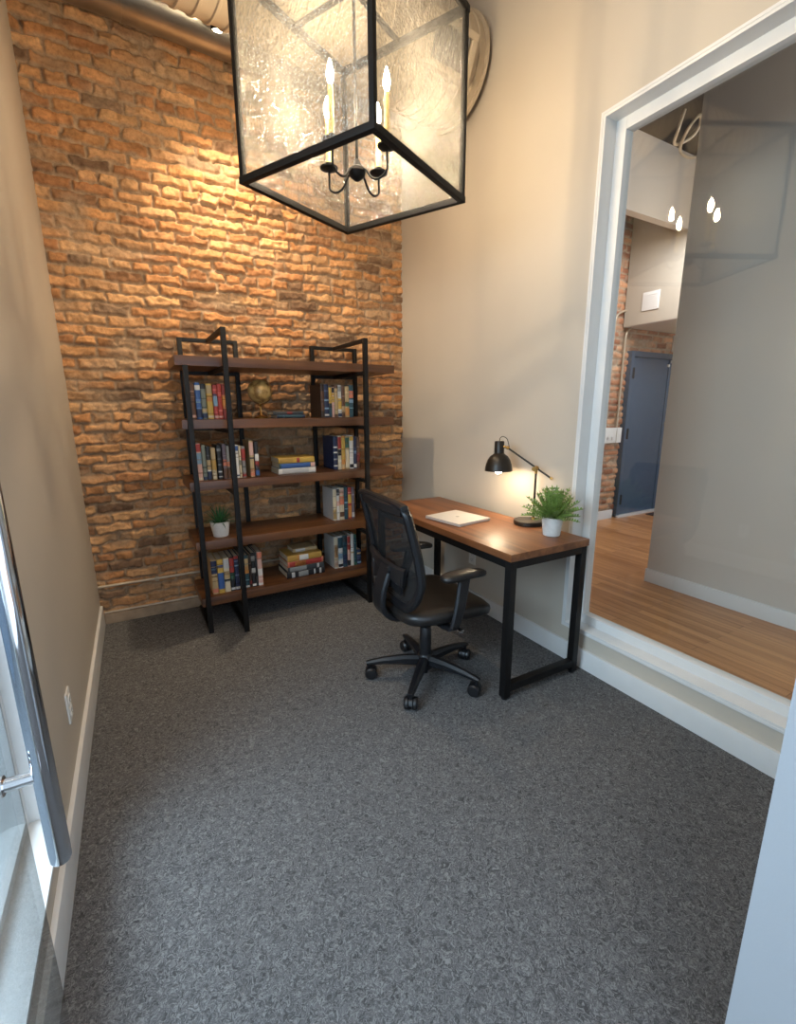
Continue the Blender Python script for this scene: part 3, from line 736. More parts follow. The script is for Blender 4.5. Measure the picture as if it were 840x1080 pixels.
# globe
def globe_mat():
    m, nt, out = new_mat('antique_globe')
    b_ = N(nt, 'ShaderNodeBsdfPrincipled', Roughness=0.32, Metallic=0.15)
    nz = N(nt, 'ShaderNodeTexNoise', Scale=22.0, Detail=4.0); nt.links.new(coords(nt), nz.inputs['Vector'])
    nt.links.new(ramp(nt, nz.outputs['Fac'], [(0.40, srgb(138, 106, 60)), (0.5, srgb(188, 154, 94)), (0.7, srgb(214, 184, 120))]), b_.inputs['Base Color'])
    nt.links.new(b_.outputs[0], out.inputs[0]); return m
gp = shelf_pt(.515, .19, SZ[2])
t = thing('desk_globe', 'small antique gold globe on a stand on the second shelf', 'globe', gp, BA)
bm = B(); bmesh.ops.create_uvsphere(bm, u_segments=36, v_segments=20, radius=0.077, matrix=Matrix.Translation((0, 0, 0.172))); obj('globe_ball', bm, globe_mat(), t)
bm = B(); lathe(bm, [(0.045, 0.0), (0.046, 0.008), (0.03, 0.014), (0.012, 0.02), (0.006, 0.035), (0.006, 0.075), (0.011, 0.082), (0.004, 0.09), (0.004, 0.1)], n=28); obj('stand', bm, M['brass'], t)
bm = B(); ax_ = math.radians(23)
pts = [(0.083*math.sin(a), 0, 0.172+0.083*math.cos(a)) for a in [ax_+PI*k/24 for k in range(25)]]
tube(bm, pts, 0.0018, 8); obj('meridian_arc', bm, M['brass'], t)

# plants
def pot(bm_c, r0, r1, h_):
    lathe(bm_c, [(r0*.9, 0), (r0, 0.002), (r1, h_-0.003), (r1-0.001, h_), (r1-0.006, h_), (r1-0.008, h_-0.012), (0.001, h_-0.013)], n=40)
def blade(bm, base, d, length, w, droop, up, n=7, fold=0.3):
    d = Vector(d).normalized(); side = d.cross(Vector((0, 0, 1))).normalized()
    L_, Rr, Cc = [], [], []
    p = Vector(base); v = (d*(1-up)+Vector((0, 0, up))).normalized(); st = length/n
    for k in range(n+1):
        t_ = k/n; ww = w*(0.75+0.5*math.sin(PI*min(1, t_*1.25))*0.6)*(1-t_**2.2)
        nrm = side.cross(v).normalized()
        L_.append(bm.verts.new(p-side*ww)); Rr.append(bm.verts.new(p+side*ww)); Cc.append(bm.verts.new(p-nrm*ww*fold))
        p = p+v*st; v = (v+Vector((0, 0, -droop/n))).normalized()
    for k in range(n):
        bm.faces.new((L_[k], Cc[k], Cc[k+1], L_[k+1])); bm.faces.new((Cc[k], Rr[k], Rr[k+1], Cc[k+1]))
pp = shelf_pt(.183, .10, SZ[4])
t = thing('potted_plant', 'small spiky green plant in pale pot on the fourth shelf', 'plant', pp, 0)
bm = B(); pot(bm, 0.046, 0.062, 0.098); obj('pot', bm, M['pot'], t)
bm = B(); lathe(bm, [(0.001, 0.080), (0.056, 0.080), (0.05, 0.088), (0.001, 0.09)], n=24); obj('soil', bm, M['soil'], t)
bm = B()
for k in range(46):
    a = k*2.39996; f = k/46
    blade(bm, (0.012*math.cos(a), 0.012*math.sin(a), 0.085), (math.cos(a), math.sin(a), 0), 0.11+0.045*random.random(), 0.0055, 0.9*(1-f)+.25, 0.25+0.6*f, 8, 0.5)
o = obj('foliage', bm, M['leaf2'], t)
DP = Vector((2.155, -1.835, 0.7506))
t = thing('potted_fern', 'bushy green fern in a pale grey pot on the desk corner', 'plant', DP, 0)
bm = B(); pot(bm, 0.043, 0.054, 0.098); obj('pot', bm, M['pot'], t)
bm = B(); lathe(bm, [(0.001, 0.080), (0.048, 0.080), (0.044, 0.088), (0.001, 0.09)], n=24); obj('soil', bm, M['soil'], t)
bm = B()
for k in range(64):
    a = k*2.39996; f = k/64; up = 0.25+0.68*f; Ls = (0.115+0.035*random.random())*(0.9+.25*f)
    d = Vector((math.cos(a), math.sin(a), 0)); v = (d*(1-up)+Vector((0, 0, up))).normalized()
    p = Vector((0.015*math.cos(a), 0.015*math.sin(a), 0.08)); st = Ls/9; pts = [p.copy()]
    for s in range(9):
        p = p+v*st; v = (v+Vector((0, 0, -0.05))).normalized(); pts.append(p.copy())
    tube(bm, pts, 0.0012, 5)
    for s in range(2, 10):
        q = pts[s]; vv = (pts[s]-pts[s-1]).normalized(); sd = vv.cross(Vector((0, 0, 1))).normalized(); nn = sd.cross(vv)
        for e in (sd, -sd, nn):
            l_ = 0.034*(1-0.35*s/9)
            if e.dot(nn) > .9: l_ *= .7
            dd = (vv*0.8+e*0.75).normalized(); ww = dd.cross(nn if e is not nn else sd).normalized()*0.0052
            m_ = q+dd*l_*0.5; tp = q+dd*l_
            vs = [bm.verts.new(q), bm.verts.new(m_+ww), bm.verts.new(tp), bm.verts.new(m_-ww)]; bm.faces.new(vs)
    q = pts[-1]; vv = (pts[-1]-pts[-2]).normalized(); sd = vv.cross(Vector((0, 0, 1))).normalized()*0.0045
    bm.faces.new([bm.verts.new(q), bm.verts.new(q+vv*.014+sd), bm.verts.new(q+vv*.03), bm.verts.new(q+vv*.014-sd)])
obj('foliage', bm, M['leaf'], t)

# ------------------------------------------------------------------ desk
dx0, dx1, dyn, dyf, dz = 1.740, 2.268, -1.983, -0.643, 0.75
t = thing('writing_desk', 'walnut topped writing desk on a black steel frame along the right wall', 'desk', ((dx0+dx1)/2, (dyn+dyf)/2, 0))
hx_, hy_ = (dx1-dx0)/2, (dyf-dyn)/2
bm = B(); box(bm, (-hx_, -hy_, dz-0.036), (hx_, hy_, dz), 0.003); obj('desktop', bm, M['deskwood'], t)
q = 0.019; ti = 0.006
for sx in (-1, 1):
    for sy in (-1, 1):
        bm = B(); cx_, cy_ = sx*(hx_-ti-q), sy*(hy_-ti-q)
        box(bm, (cx_-q, cy_-q, 0.012), (cx_+q, cy_+q, dz-0.036), 0.002)
        lg = obj('leg', bm, M['steel'], t)
        bm = B(); lathe(bm, [(0.016, 0), (0.017, 0.002), (0.017, 0.008), (0.008, 0.010), (0.008, 0.014)], (cx_, cy_, 0), 20); obj('levelling_foot', bm, M['rubber'], lg)
for sy in (-1, 1):
    y = sy*(hy_-ti-q)
    bm = B(); box(bm, (-hx_+ti+2*q, y-q, 0.04), (hx_-ti-2*q, y+q, 0.078), 0.002); obj('foot_rail', bm, M['steel'], t)
    bm = B(); box(bm, (-hx_+ti+2*q, y-q, dz-0.074), (hx_-ti-2*q, y+q, dz-0.036), 0.002); obj('apron_rail', bm, M['steel'], t)
for sx in (-1, 1):
    x = sx*(hx_-ti-q)
    bm = B(); box(bm, (x-q, -hy_+ti+2*q, dz-0.074), (x+q, hy_-ti-2*q, dz-0.036), 0.002); obj('apron_rail', bm, M['steel'], t)

# laptop
t = thing('laptop', 'closed pale silver laptop lying on the desk', 'laptop', (1.942, -1.308, dz+0.0006), math.radians(8.5))
bm = B(); box(bm, (-0.128, -0.142, 0.002), (0.128, 0.142, 0.0105), 0.003); obj('base', bm, M['silver'], t)
bm = B(); box(bm, (-0.128, -0.142, 0.0115), (0.128, 0.142, 0.018), 0.003); ld = obj('lid', bm, M['silver'], t)
bm = B(); lathe(bm, [(0.011, 0.0178), (0.011, 0.0184), (0.001, 0.0184)], n=20); obj('lid_badge', bm, M['silverdark'], ld)
bm = B()
for sx in (-1, 1):
    for sy in (-1, 1): cyl(bm, (sx*.11, sy*.12, 0), (sx*.11, sy*.12, 0.003), 0.006, n=12)
obj('rubber_foot', bm, M['rubber'], t)

# desk lamp
LX, LY = 2.250, -1.612
t = thing('desk_lamp', 'black and brass adjustable desk lamp glowing beside the fern', 'lamp', (LX, LY, dz+0.0006))
bm = B(); lathe(bm, [(0.080, 0), (0.084, 0.003), (0.084, 0.020), (0.081, 0.024), (0.02, 0.026), (0.001, 0.026)], (-0.022, 0.012, 0), 48); obj('lamp_base', bm, M['lampblack'], t)
bm = B(); cyl(bm, (0, 0, 0.026), (0, 0, 0.295), 0.0065, n=20); pl = obj('pole', bm, M['lampblack'], t)
bm = B(); lathe(bm, [(0.012, 0.025), (0.012, 0.034), (0.008, 0.04)], n=20); obj('brass_collar', bm, M['brass'], pl)
J = Vector((0, 0, 0.318)); dh = Vector((-0.42, 0.907, 0)).normalized()
A0 = J + dh*(-0.088) + Vector((0, 0, -0.050)); A1 = J + dh*0.172 + Vector((0, 0, 0.106))
bm = B(); cyl(bm, A0, A1, 0.0055, n=16); arm = obj('arm', bm, M['lampblack'], t)
e = (A0-A1).normalized()
bm = B(); cyl(bm, A0-e*.008, A0+e*.006, 0.0075, n=16); obj('brass_end_cap', bm, M['brass'], arm)
bm = B(); sd = dh.cross(Vector((0, 0, 1)))
bmesh.ops.create_uvsphere(bm, u_segments=20, v_segments=12, radius=0.0145, matrix=Matrix.Translation(J))
cyl(bm, J-sd*0.028, J+sd*0.028, 0.007, n=16); cyl(bm, J-sd*0.036, J-sd*0.024, 0.013, n=16); cyl(bm, (0, 0, 0.29), J, 0.0085, n=16)
obj('elbow_joint', bm, M['brass'], t)
bm = B(); K = A1+dh*0.03+Vector((0, 0, 0.008))
cyl(bm, A1, K, 0.007, n=14); bmesh.ops.create_uvsphere(bm, u_segments=16, v_segments=10, radius=0.011, matrix=Matrix.Translation(A1))
obj('shade_knuckle', bm, M['brass'], t)
sx_ = Vector((0.02, 0.03, 1)).normalized()   # shade axis
SCn = K + dh*0.022 - sx_*0.006
bm = B()
lathe(bm, [(0.0792, -0.1381), (0.0786, -0.1228), (0.0744, -0.0994), (0.0648, -0.0725), (0.0504, -0.0515), (0.0336, -0.0398), (0.0282, -0.0351), (0.0282, 0.0304), (0.0252, 0.0351), (0.0012, 0.0351)] , SCn, 40, axis=sx_, caps=False)
sh = obj('lamp_shade', bm, M['lampblack'], t)
bm = B(); lathe(bm, [(0.0780, -0.1378), (0.0768, -0.1228), (0.0726, -0.0994), (0.0630, -0.0737), (0.0480, -0.0550), (0.0240, -0.0445), (0.0012, -0.0433)], SCn, 40, axis=sx_, caps=False)
for f in bm.faces: pass
obj('shade_lining', bm, M['lampwhite'], sh)
BL = SCn - sx_*0.130
bm = B(); bmesh.ops.create_uvsphere(bm, u_segments=20, v_segments=12, radius=0.024, matrix=Matrix.Translation(BL)); cyl(bm, BL, SCn-sx_*0.04, 0.012, n=14); obj('lamp_bulb', bm, M['lampbulb'], sh)
bm = B(); C0 = SCn+sx_*0.035
pts = smooth_pts([C0, C0+sx_*0.018+dh*-0.004, C0+sx_*0.026-dh*0.022, C0+sx_*0.012-dh*0.046, A1-dh*0.008+Vector((0, 0, .006))], 6); tube(bm, pts, 0.0022, 8); obj('cord', bm, M['lampblack'], sh)

# ------------------------------------------------------------------ office chair (faces +x)
CH = Vector((1.532, -1.600, 0)); CA = math.radians(-3)
t = thing('office_chair', 'black mesh-backed swivel office chair drawn up to the desk', 'chair', CH, CA)
base_ang = [8, 80, 152, 224, 296]
bm = B(); lathe(bm, [(0.03, 0.055), (0.042, 0.06), (0.046, 0.075), (0.044, 0.115), (0.036, 0.135), (0.03, 0.14)], n=32); obj('base_hub', bm, M['plastic'], t)
RL_ = 0.30
for a in base_ang:
    a = math.radians(a)-CA; c, s = math.cos(a), math.sin(a)
    P = [(0.03, 0.100), (0.12, 0.103), (0.22, 0.098), (RL_-0.01, 0.088), (RL_+0.012, 0.084)]
    bm = B(); strip(bm, [(c*r, s*r, z) for r, z in P], (0, 0, 1), [0.052, 0.046, 0.038, 0.032, 0.028], [0.062, 0.052, 0.036, 0.026, 0.020], rnd=.3)
    lg = obj('base_arm', bm, M['plastic'], t)
    cx_, cy_ = c*RL_, s*RL_; ra = a+PI/2+random.uniform(-.6, .6)
    u = Vector((math.cos(ra), math.sin(ra), 0)); ctr = Vector((cx_, cy_, 0.032))+Vector((-u.y, u.x, 0))*0.012
    bm = B(); cyl(bm, (cx_, cy_, 0.03), (cx_, cy_, 0.08), 0.0075, n=12)
    # hood
    n_ = Vector((-u.y, u.x, 0)); R_ = []
    for k in range(10):
        w_ = -0.7+k*(PI+0.6)/9
        R_.append([ctr+(n_*math.cos(w_)+Vector((0, 0, 1))*math.sin(w_))*r+u*x for r, x in ((0.029, -0.008), (0.0335, -0.009), (0.0335, 0.009), (0.029, 0.008))])
    loft(bm, R_)
    cs = obj('caster', bm, M['plastic'], t)
    for sgn in (-1, 1):
        bm = B(); lathe(bm, [(0.009, -0.011), (0.028, -0.011), (0.032, -0.006), (0.032, 0.005), (0.026, 0.012), (0.009, 0.014)], ctr+u*(0.020*sgn), 28, axis=u*sgn); obj('wheel', bm, M['rubber'], cs)
bm = B(); lathe(bm, [(0.030, 0.13), (0.031, 0.22), (0.029, 0.285), (0.026, 0.29), (0.0145, 0.291), (0.0145, 0.385)], n=28); obj('gas_lift', bm, M['plastic'], t)
bm = B(); lathe(bm, [(0.010, 0.022), (0.016, 0.026), (0.016, 0.06)], n=16); obj('lift_cap', bm, M['plastic'], t)
bm = B(); box(bm, (-0.12, -0.075, 0.365), (0.13, 0.075, 0.405), 0.012); mech = obj('tilt_mechanism', bm, M['plastic'], t)
bm = B(); tube(bm, smooth_pts([(0.05, -0.07, 0.375), (0.06, -0.16, 0.365), (0.065, -0.2, 0.352)], 5), 0.005, 8); box(bm, (0.052, -0.235, 0.342), (0.078, -0.195, 0.356), 0.004); obj('lever', bm, M['chrome'], mech)
# seat cushion
def rr_outline(xc, a, bb, p, n=44):
    o_ = []
    for k in range(n):
        w_ = 2*PI*k/n; c, s = math.cos(w_), math.sin(w_)
        x = a*math.copysign(abs(c)**(2/p), c); y = bb*math.copysign(abs(s)**(2/p), s)*(1.0+0.06*(x/a))
        o_.append((xc+x, y))
    return o_
def cushion(levels, xc, p, drop):
    R_ = []
    for a, bb, z in levels:
        R_.append([Vector((x, y, z - drop*max(0, (x-xc)/0.24)**3*0.9 + 0.012*(y/0.25)**2)) for x, y in rr_outline(xc, a, bb, p)])
    return R_
bm = B(); loft(bm, cushion([(0.20, 0.20, 0.395), (0.225, 0.232, 0.40), (0.242, 0.25, 0.415), (0.246, 0.254, 0.435), (0.242, 0.250, 0.452), (0.225, 0.232, 0.464), (0.19, 0.195, 0.469), (0.13, 0.13, 0.468), (0.06, 0.06, 0.466), (0.012, 0.012, 0.465)], 0.03, 4.2, 0.028)); obj('seat', bm, M['leather'], t, sharp=50)
# backrest
def bx(z): 
    zs = [0.47, 0.55, 0.63, 0.72, 0.82, 0.92, 1.0]; xs_ = [-0.200, -0.178, -0.168, -0.178, -0.200, -0.225, -0.25]
    return float(np.interp(z, zs, xs_))
half = [(0.0, 0.492), (0.10, 0.492), (0.165, 0.502), (0.205, 0.54), (0.232, 0.60), (0.240, 0.65), (0.238, 0.74), (0.233, 0.85), (0.230, 0.94), (0.222, 0.975)]
half = [(y*1.045, z) for y, z in half]
outl = [(y, z) for y, z in half] + [(0.214, 0.99), (0, 0.992), (-0.214, 0.99)] + [(-y, z) for y, z in reversed(half[1:])]
pts = smooth_pts([(bx(z), y, z) for y, z in outl], 3, closed=True)
wl = []; hl = []
for p in pts:
    wl.append(0.044 if p.z < 0.965 else 0.024); hl.append(0.038)
bm = B(); strip(bm, pts, (1, 0, 0), wl, hl, closed=True, rnd=.3); bf = obj('back_frame', bm, M['plastic'], t)
def halfw(z):
    zs = [h_[1] for h_ in half[2:]]; ys = [h_[0] for h_ in half[2:]]
    return float(np.interp(z, zs, ys))
bm = B(); R_ = []
for i in range(21):
    z_ = 0.50+i*(0.985-0.50)/20; hw = halfw(z_)
    R_.append([bm.verts.new((bx(z_)+0.004-0.028*(1-(y/1.0)**2)*(1 if 0.52 < z_ < 0.97 else .4), y*hw, z_)) for y in np.linspace(-1, 1, 17)])
for i in range(20):
    for j in range(16): bm.faces.new((R_[i][j], R_[i][j+1], R_[i+1][j+1], R_[i+1][j]))
obj('mesh_panel', bm, M['net'], t)
bm = B(); R_ = []
strip(bm, [(bx(0.965)-0.004-0.026*(1-(y/0.215)**2), y, 0.968) for y in np.linspace(-0.212, 0.212, 15)], (0, 0, 1), 0.022, 0.05, rnd=.35); obj('top_rail', bm, M['plastic'], t)
# lumbar yoke + spine behind the back
bm = B()
yk = [(-0.190, 0.245, 0.675), (-0.205, 0.17, 0.67), (-0.226, 0.06, 0.662), (-0.229, -0.03, 0.655), (-0.220, -0.11, 0.645), (-0.205, -0.16, 0.638)]
strip(bm, smooth_pts(yk, 5), (0, 0, 1), 0.024, [0.045+0.0022*k for k in range(26)], rnd=.4); yo = obj('lumbar_yoke', bm, M['plastic'], t)
bm = B(); cyl(bm, (-0.250, -0.06, 0.655), (-0.225, -0.06, 0.655), 0.016, n=18); obj('lumbar_knob', bm, M['rubber'], yo)
bm = B(); strip(bm, smooth_pts([(-0.222, -0.02, 0.68), (-0.246, -0.02, 0.61), (-0.266, -0.016, 0.53), (-0.258, -0.01, 0.45), (-0.205, 0.0, 0.398), (-0.13, 0.0, 0.386), (-0.06, 0.0, 0.385)], 5), (0, 1, 0), 0.03, [0.105]*10+[0.105+0.001*k for k in range(21)], rnd=.3); obj('back_spine', bm, M['plastic'], t)
bm = B(); strip(bm, [(bx(0.585)-0.042, y, 0.585+0.02*math.cos(y*6)) for y in np.linspace(-0.15, 0.15, 11)], (0, 0, 1), 0.016, 0.085, rnd=.4); obj('lumbar_pad', bm, M['plastic'], t)
# armrests
for sy in (-1, 1):
    y0 = sy*0.245; y1 = sy*0.242
    bm = B(); strip(bm, smooth_pts([(-0.03, sy*0.10, 0.392), (-0.02, sy*0.19, 0.388), (-0.01, sy*0.262, 0.396), (0.004, sy*0.276, 0.43), (0.03, sy*0.272, 0.53), (0.052, sy*0.262, 0.632)], 5), [Vector((1, 0, 0))]*26, 0.022, [0.05]*14+[0.052+0.001*k for k in range(12)], rnd=.35)
    ar = obj('armrest', bm, M['plastic'], t)
    R_ = []
    for (sc, z_) in ((0.72, 0.634), (0.95, 0.638), (1.0, 0.648), (0.97, 0.659), (0.85, 0.665), (0.5, 0.668), (0.05, 0.669)):
        rg = []
        for k in range(32):
            w_ = 2*PI*k/32; c, s = math.cos(w_), math.sin(w_)
            x = 0.128*sc*math.copysign(abs(c)**(2/2.8), c); y = (0.042-0.008*(x/0.128))*sc*math.copysign(abs(s)**(2/2.6), s)
            rg.append(Vector((0.055+x, sy*0.255+y-sy*0.08*x*0.6, z_-0.012*(x/0.128)**2*(1 if x > 0 else .3))))
        R_.append(rg)
    bm = B(); loft(bm, R_); obj('arm_pad', bm, M['leather'], ar, sharp=60)

# ------------------------------------------------------------------ wall plates
def wall_plate(loc, rz, label, grp=None, duplex=True):
    t_ = thing('wall_outlet', label, 'outlet', loc, rz, grp)
    bm = B(); box(bm, (-0.036, -0.006, -0.058), (0.036, 0.0, 0.058), 0.002); obj('cover_plate', bm, M['plate'], t_)
    for zz in (-0.022, 0.022):
        bm = B(); box(bm, (-0.017, -0.0085, zz-0.015), (0.017, -0.006, zz+0.015), 0.003); s_ = obj('socket', bm, M['plate'], t_)
        bm = B()
        for xx in (-0.007, 0.007): box(bm, (xx-0.0012, -0.009, zz-0.003), (xx+0.0012, -0.0083, zz+0.007))
        cyl(bm, (0, -0.009, zz-0.008), (0, -0.0083, zz-0.008), 0.0025, n=10); obj('slot', bm, M['slot'], s_)
    return t_
wall_plate((W, -0.985, 0.365), -PI/2, 'white outlet plate low on the right wall beneath the desk', 'wall outlets')
wall_plate((0.0, -1.565, 0.345), PI/2, 'white outlet plate low on the left wall near the chrome handle', 'wall outlets')

# ------------------------------------------------------------------ hall beyond the window
HZ = 0.10
sbox('floor_hall', (W+0.17, -6.0, -0.1), (8.2, 0.05, HZ), M['plank'])
sbox('ceiling_hall', (W+0.17, -6.0, 3.65), (8.2, 0.3, 3.75), M['darkceil'])
sbox('wall_hall', (3.62, -6.0, 0.0), (3.78, -1.49, 3.65), M['hallpaint'])
sbox('baseboard_hall', (3.604, -6.0, HZ), (3.62, -1.485, HZ+0.10), M['white'], bev=0.003)
brick_wall('wall_hall_back', W+0.12, 8.2, 0.0, 3.95, 0.016, 0.02, 77, 0.5,
           [(170, 116, 84), (184, 130, 96), (156, 104, 76), (192, 142, 106), (140, 90, 66)], (170, 152, 130), 0.205, 0.072)
sbox('trim_1', (W+0.17, -0.022, HZ), (5.23, -0.0, HZ+0.10), M['white'], bev=0.003)
sbox('wall_hall_added_end', (8.1, -6.0, 0.0), (8.2, 0.05, 3.65), M['hallpaint'])  # unseen wall added to keep sky light off the hall ceiling
# beam along the top of the hall brick and boxed soffit over the entrance
sbox('beam_hall', (W+0.17, -0.60, 3.05), (5.12, -0.52, 3.65), M['hallpaint'])
bm = B(); box(bm, (5.123, -1.45, 2.262), (8.1, -0.01, 3.65)); struct(obj('soffit_hall', bm, M['soffit']))
bm = B(); box(bm, (5.127, -1.446, 2.256), (8.05, -0.014, 2.2615)); struct(obj('soffit_underside', bm, M['white']))
bm = B(); box(bm, (-0.01, -0.09, -0.09), (0.0, 0.09, 0.09), 0.003)
for k in range(7): box(bm, (-0.013, -0.07, -0.065+k*0.02), (-0.009, 0.07, -0.059+k*0.02))
tag(obj('vent_cover', bm, M['plate'], None, (5.123, -0.30, 2.475)), 'square pale cover plate on the soffit above the blue door', 'plate')
# entrance door
d2 = bpy.data.objects.new('door_2', None); COL.objects.link(d2); d2.location = (5.27, -0.0, HZ)
struct(d2, 'blue-grey painted entrance door in the hall brick wall')
bm = B(); box(bm, (0.0, -0.05, 0.0), (0.05, 0.02, 1.92), 0.004); box(bm, (0.05, -0.05, 1.86), (1.02, 0.02, 1.92), 0.004); box(bm, (0.97, -0.05, 0), (1.02, 0.02, 1.86), 0.004); obj('door_frame', bm, M['bluedoor'], d2)
bm = B(); box(bm, (0.052, -0.035, 0.03), (0.73, 0.02, 1.855), 0.003); obj('door_leaf', bm, M['bluedoor'], d2)
bm = B(); box(bm, (0.736, -0.042, 0.03), (0.968, 0.02, 1.855), 0.003); obj('side_leaf', bm, M['bluedoor'], d2)
bm = B(); box(bm, (0.0, -0.075, 0.0), (1.02, 0.02, 0.028), 0.003); obj('threshold', bm, M['silver'], d2)
for zz in (0.22, 1.0, 1.68):
    bm = B(); box(bm, (0.035, -0.055, zz-0.06), (0.068, -0.034, zz+0.06), 0.003); cyl(bm, (0.052, -0.058, zz-0.06), (0.052, -0.058, zz+0.06), 0.008, n=12); obj('hinge', bm, M['slot'], d2)
bm = B(); cyl(bm, (0.80, -0.042, 1.10), (0.80, -0.056, 1.10), 0.032, n=24); cyl(bm, (0.80, -0.056, 1.10), (0.80, -0.066, 1.10), 0.018, n=24); obj('deadbolt', bm, M['brass'], d2)
bm = B(); cyl(bm, (0.80, -0.042, 0.90), (0.80, -0.075, 0.90), 0.014, n=18); tube(bm, [(0.80, -0.075, 0.90), (0.84, -0.08, 0.90), (0.90, -0.08, 0.895)], 0.009, 10); box(bm, (0.785, -0.048, 0.86), (0.815, -0.042, 0.95), 0.002); obj('lever_handle', bm, M['chrome'], d2)
bm = B(); box(bm, (0.755, -0.07, 1.815), (0.83, -0.042, 1.845), 0.003); box(bm, (0.70, -0.055, 1.77), (0.73, -0.035, 1.80), 0.003); box(bm, (0.78, -0.055, 1.75), (0.81, -0.042, 1.80), 0.003); obj('door_catch', bm, M['plate'], d2)
w3 = bpy.data.objects.new('window_3', None); COL.objects.link(w3); w3.location = (6.3, 0, 2.1); struct(w3, 'narrow bright transom window above the entrance door')
bm = B(); box(bm, (-0.22, -0.03, -0.05), (0.5, 0.0, 0.14), 0.003); obj('transom_frame', bm, M['white'], w3)
bm = B(); box(bm, (-0.19, -0.034, -0.03), (0.47, -0.028, 0.12)); obj('daylight_pane', bm, emit('transom_daylight', (1.0, 0.86, 0.5, 1), 4.0), w3)
# hall fittings
bm = B(); tube(bm, smooth_pts([(4.958, -0.022, 1.18), (4.958, -0.022, 1.8), (4.96, -0.022, 2.25), (4.99, -0.022, 2.37), (5.10, -0.022, 2.42), (5.118, -0.022, 2.425)], 5), 0.012, 10)
gC = 'conduits on the hall brick wall'
tag(obj('conduit_pipe', bm, M['conduit']), 'conduit bending into the soffit, left one on the hall brick wall', 'pipe', gC)
bm = B(); tube(bm, smooth_pts([(5.155, -0.022, 1.18), (5.155, -0.022, 1.8), (5.158, -0.022, 2.1), (5.175, -0.022, 2.2), (5.215, -0.022, 2.245), (5.225, -0.022, 2.252)], 5), 0.012, 10)
tag(obj('conduit_pipe', bm, M['conduit']), 'conduit rising beside the blue door, right one on the hall brick wall', 'pipe', gC)
t = thing('switch_box', 'pale electrical box with two switches on the hall brick beside the door', 'switch box', (5.06, -0.012, 1.09))
bm = B(); box(bm, (-0.14, -0.04, -0.085), (0.06, 0.0, 0.085), 0.004); obj('cover_plate', bm, M['plate'], t)
bm = B(); box(bm, (0.075, -0.04, -0.085), (0.155, 0.0, 0.085), 0.004); obj('side_plate', bm, M['plate'], t)
for xx in (-0.085, -0.01):
    bm = B(); box(bm, (xx-0.012, -0.05, -0.05), (xx+0.012, -0.04, -0.015), 0.002); obj('toggle_switch', bm, M['silver'], t)
bm = B(); box(bm, (0, 0, 0), (0.9, 0.5, 0.012), 0.004); tag(obj('door_mat', bm, M['mat'], None, (5.75, -0.62, HZ)), 'dark navy doormat on the hall floor before the blue door', 'mat')
bm = B(); tube(bm, smooth_pts([(4.30, -0.95, 3.64), (4.28, -0.93, 3.52), (4.36, -0.86, 3.46), (4.50, -0.90, 3.52), (4.52, -0.95, 3.59), (4.42, -1.0, 3.61), (4.32, -0.98, 3.5), (4.46, -0.85, 3.44), (4.75, -0.8, 3.48), (5.0, -0.8, 3.64)], 7), 0.012, 8)
tag(obj('loose_cable', bm, M['conduit']), 'loose pale cable looping below the dark hall ceiling', 'cable')

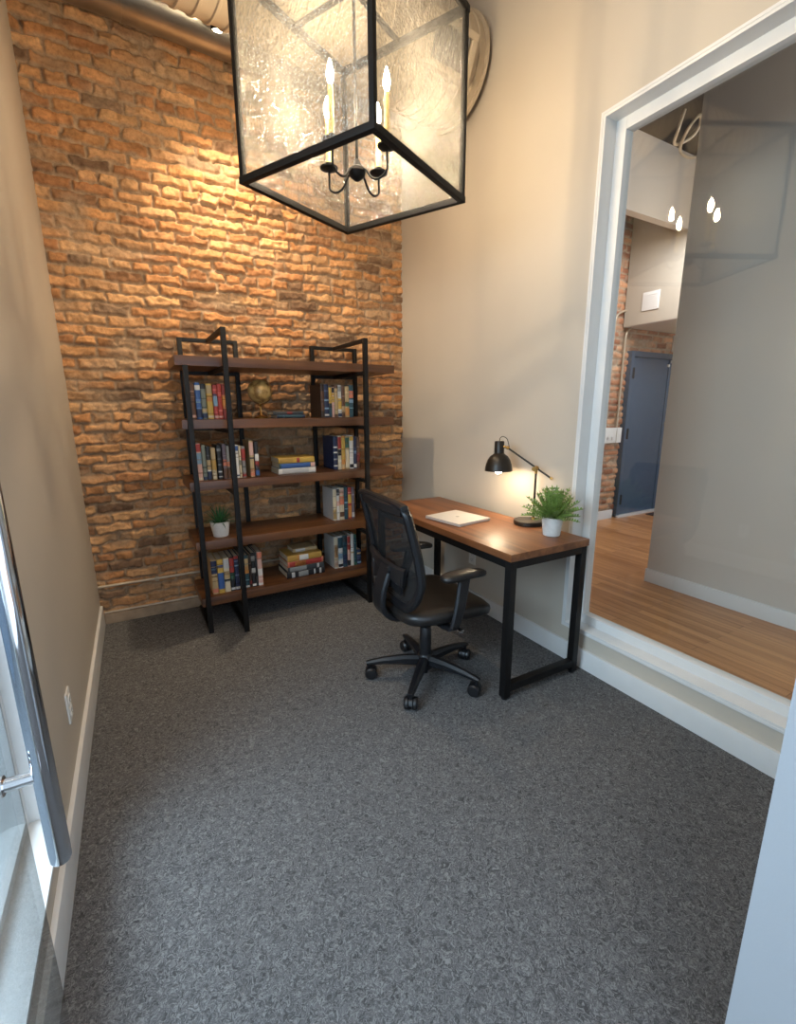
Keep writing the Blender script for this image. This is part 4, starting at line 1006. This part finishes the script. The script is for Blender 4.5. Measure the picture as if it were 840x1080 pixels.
# ------------------------------------------------------------------ lights
def light(name, typ, loc, energy, color, **kw):
    l = bpy.data.lights.new(name, typ); l.energy = energy; l.color = color
    for k, v in kw.items(): setattr(l, k, v)
    o = bpy.data.objects.new(name, l); COL.objects.link(o); o.location = loc; return o
def aim(o, target):
    d = Vector(target)-o.location; o.rotation_euler = d.to_track_quat('-Z', 'Y').to_euler()
s = light('spotlight_beam', 'SPOT', (0.949, -0.44, 3.30), 105, (1.0, 0.8, 0.56), spot_size=math.radians(110), spot_blend=1.0, shadow_soft_size=0.03); aim(s, (1.2, -0.05, 1.3))
d = light('window_daylight', 'AREA', (-1.2, -2.7, 1.9), 85, (0.62, 0.81, 1.0), shape='RECTANGLE', size=1.6, size_y=1.2); aim(d, (1.2, -2.4, 0.5))
h1 = light('hall_added_fill', 'POINT', (4.3, -1.75, 2.75), 26, (1.0, 0.86, 0.72), shadow_soft_size=0.15)  # added warm fill in mid-air for beam and soffit, no fixture
h2 = light('hall_entry_added_fill', 'AREA', (4.6, -0.95, 2.9), 22, (0.95, 0.95, 1.0), shape='RECTANGLE', size=0.8, size_y=0.8); aim(h2, (5.0, -0.6, 0.1))  # added overhead fill brightening the hall entry, no fixture
h3 = light('hall_soffit_added_fill', 'SPOT', (6.0, -0.7, 2.24), 9, (1.0, 0.92, 0.8), spot_size=math.radians(140), spot_blend=0.6);  # added fill under the soffit, no lamp modelled
light('added_warm_fill', 'POINT', (0.5, -2.4, 3.75), 32, (1.0, 0.82, 0.62), shadow_soft_size=0.14)  # unseen warm fill added to lift the left and upper walls
wd = bpy.data.worlds.new('World'); SC.world = wd; wd.use_nodes = True
bg = wd.node_tree.nodes['Background']; bg.inputs['Color'].default_value = (0.67, 0.82, 1.0, 1); bg.inputs['Strength'].default_value = 2.3

# ------------------------------------------------------------------ camera
cam = bpy.data.cameras.new('camera'); co = bpy.data.objects.new('camera', cam); COL.objects.link(co)
yaw, pitch, roll, f = 0.5154, -0.2203, -0.0046, 485.5421
fwd = Vector((math.sin(yaw)*math.cos(pitch), math.cos(yaw)*math.cos(pitch), math.sin(pitch)))
rt = Vector((math.cos(yaw), -math.sin(yaw), 0)); up = rt.cross(fwd)
rt, up = rt*math.cos(roll)+up*math.sin(roll), up*math.cos(roll)-rt*math.sin(roll)
mw = Matrix((rt, up, -fwd)).transposed().to_4x4(); mw.translation = Vector((0.31896, -3.45523, 1.3956))
co.matrix_world = mw
cam.sensor_fit = 'HORIZONTAL'; cam.sensor_width = 36.0; cam.lens = f*36.0/840.0; cam.clip_start = 0.02
SC.camera = co
SC.view_settings.view_transform = 'Standard'; SC.view_settings.look = 'None'
SC.view_settings.exposure = 0.34; SC.view_settings.gamma = 1.0; SC.view_settings.use_curve_mapping = False
SC.cycles.use_denoising = True
SC.cycles.max_bounces = 10; SC.cycles.transparent_max_bounces = 24
SC.cycles.sample_clamp_indirect = 6.0
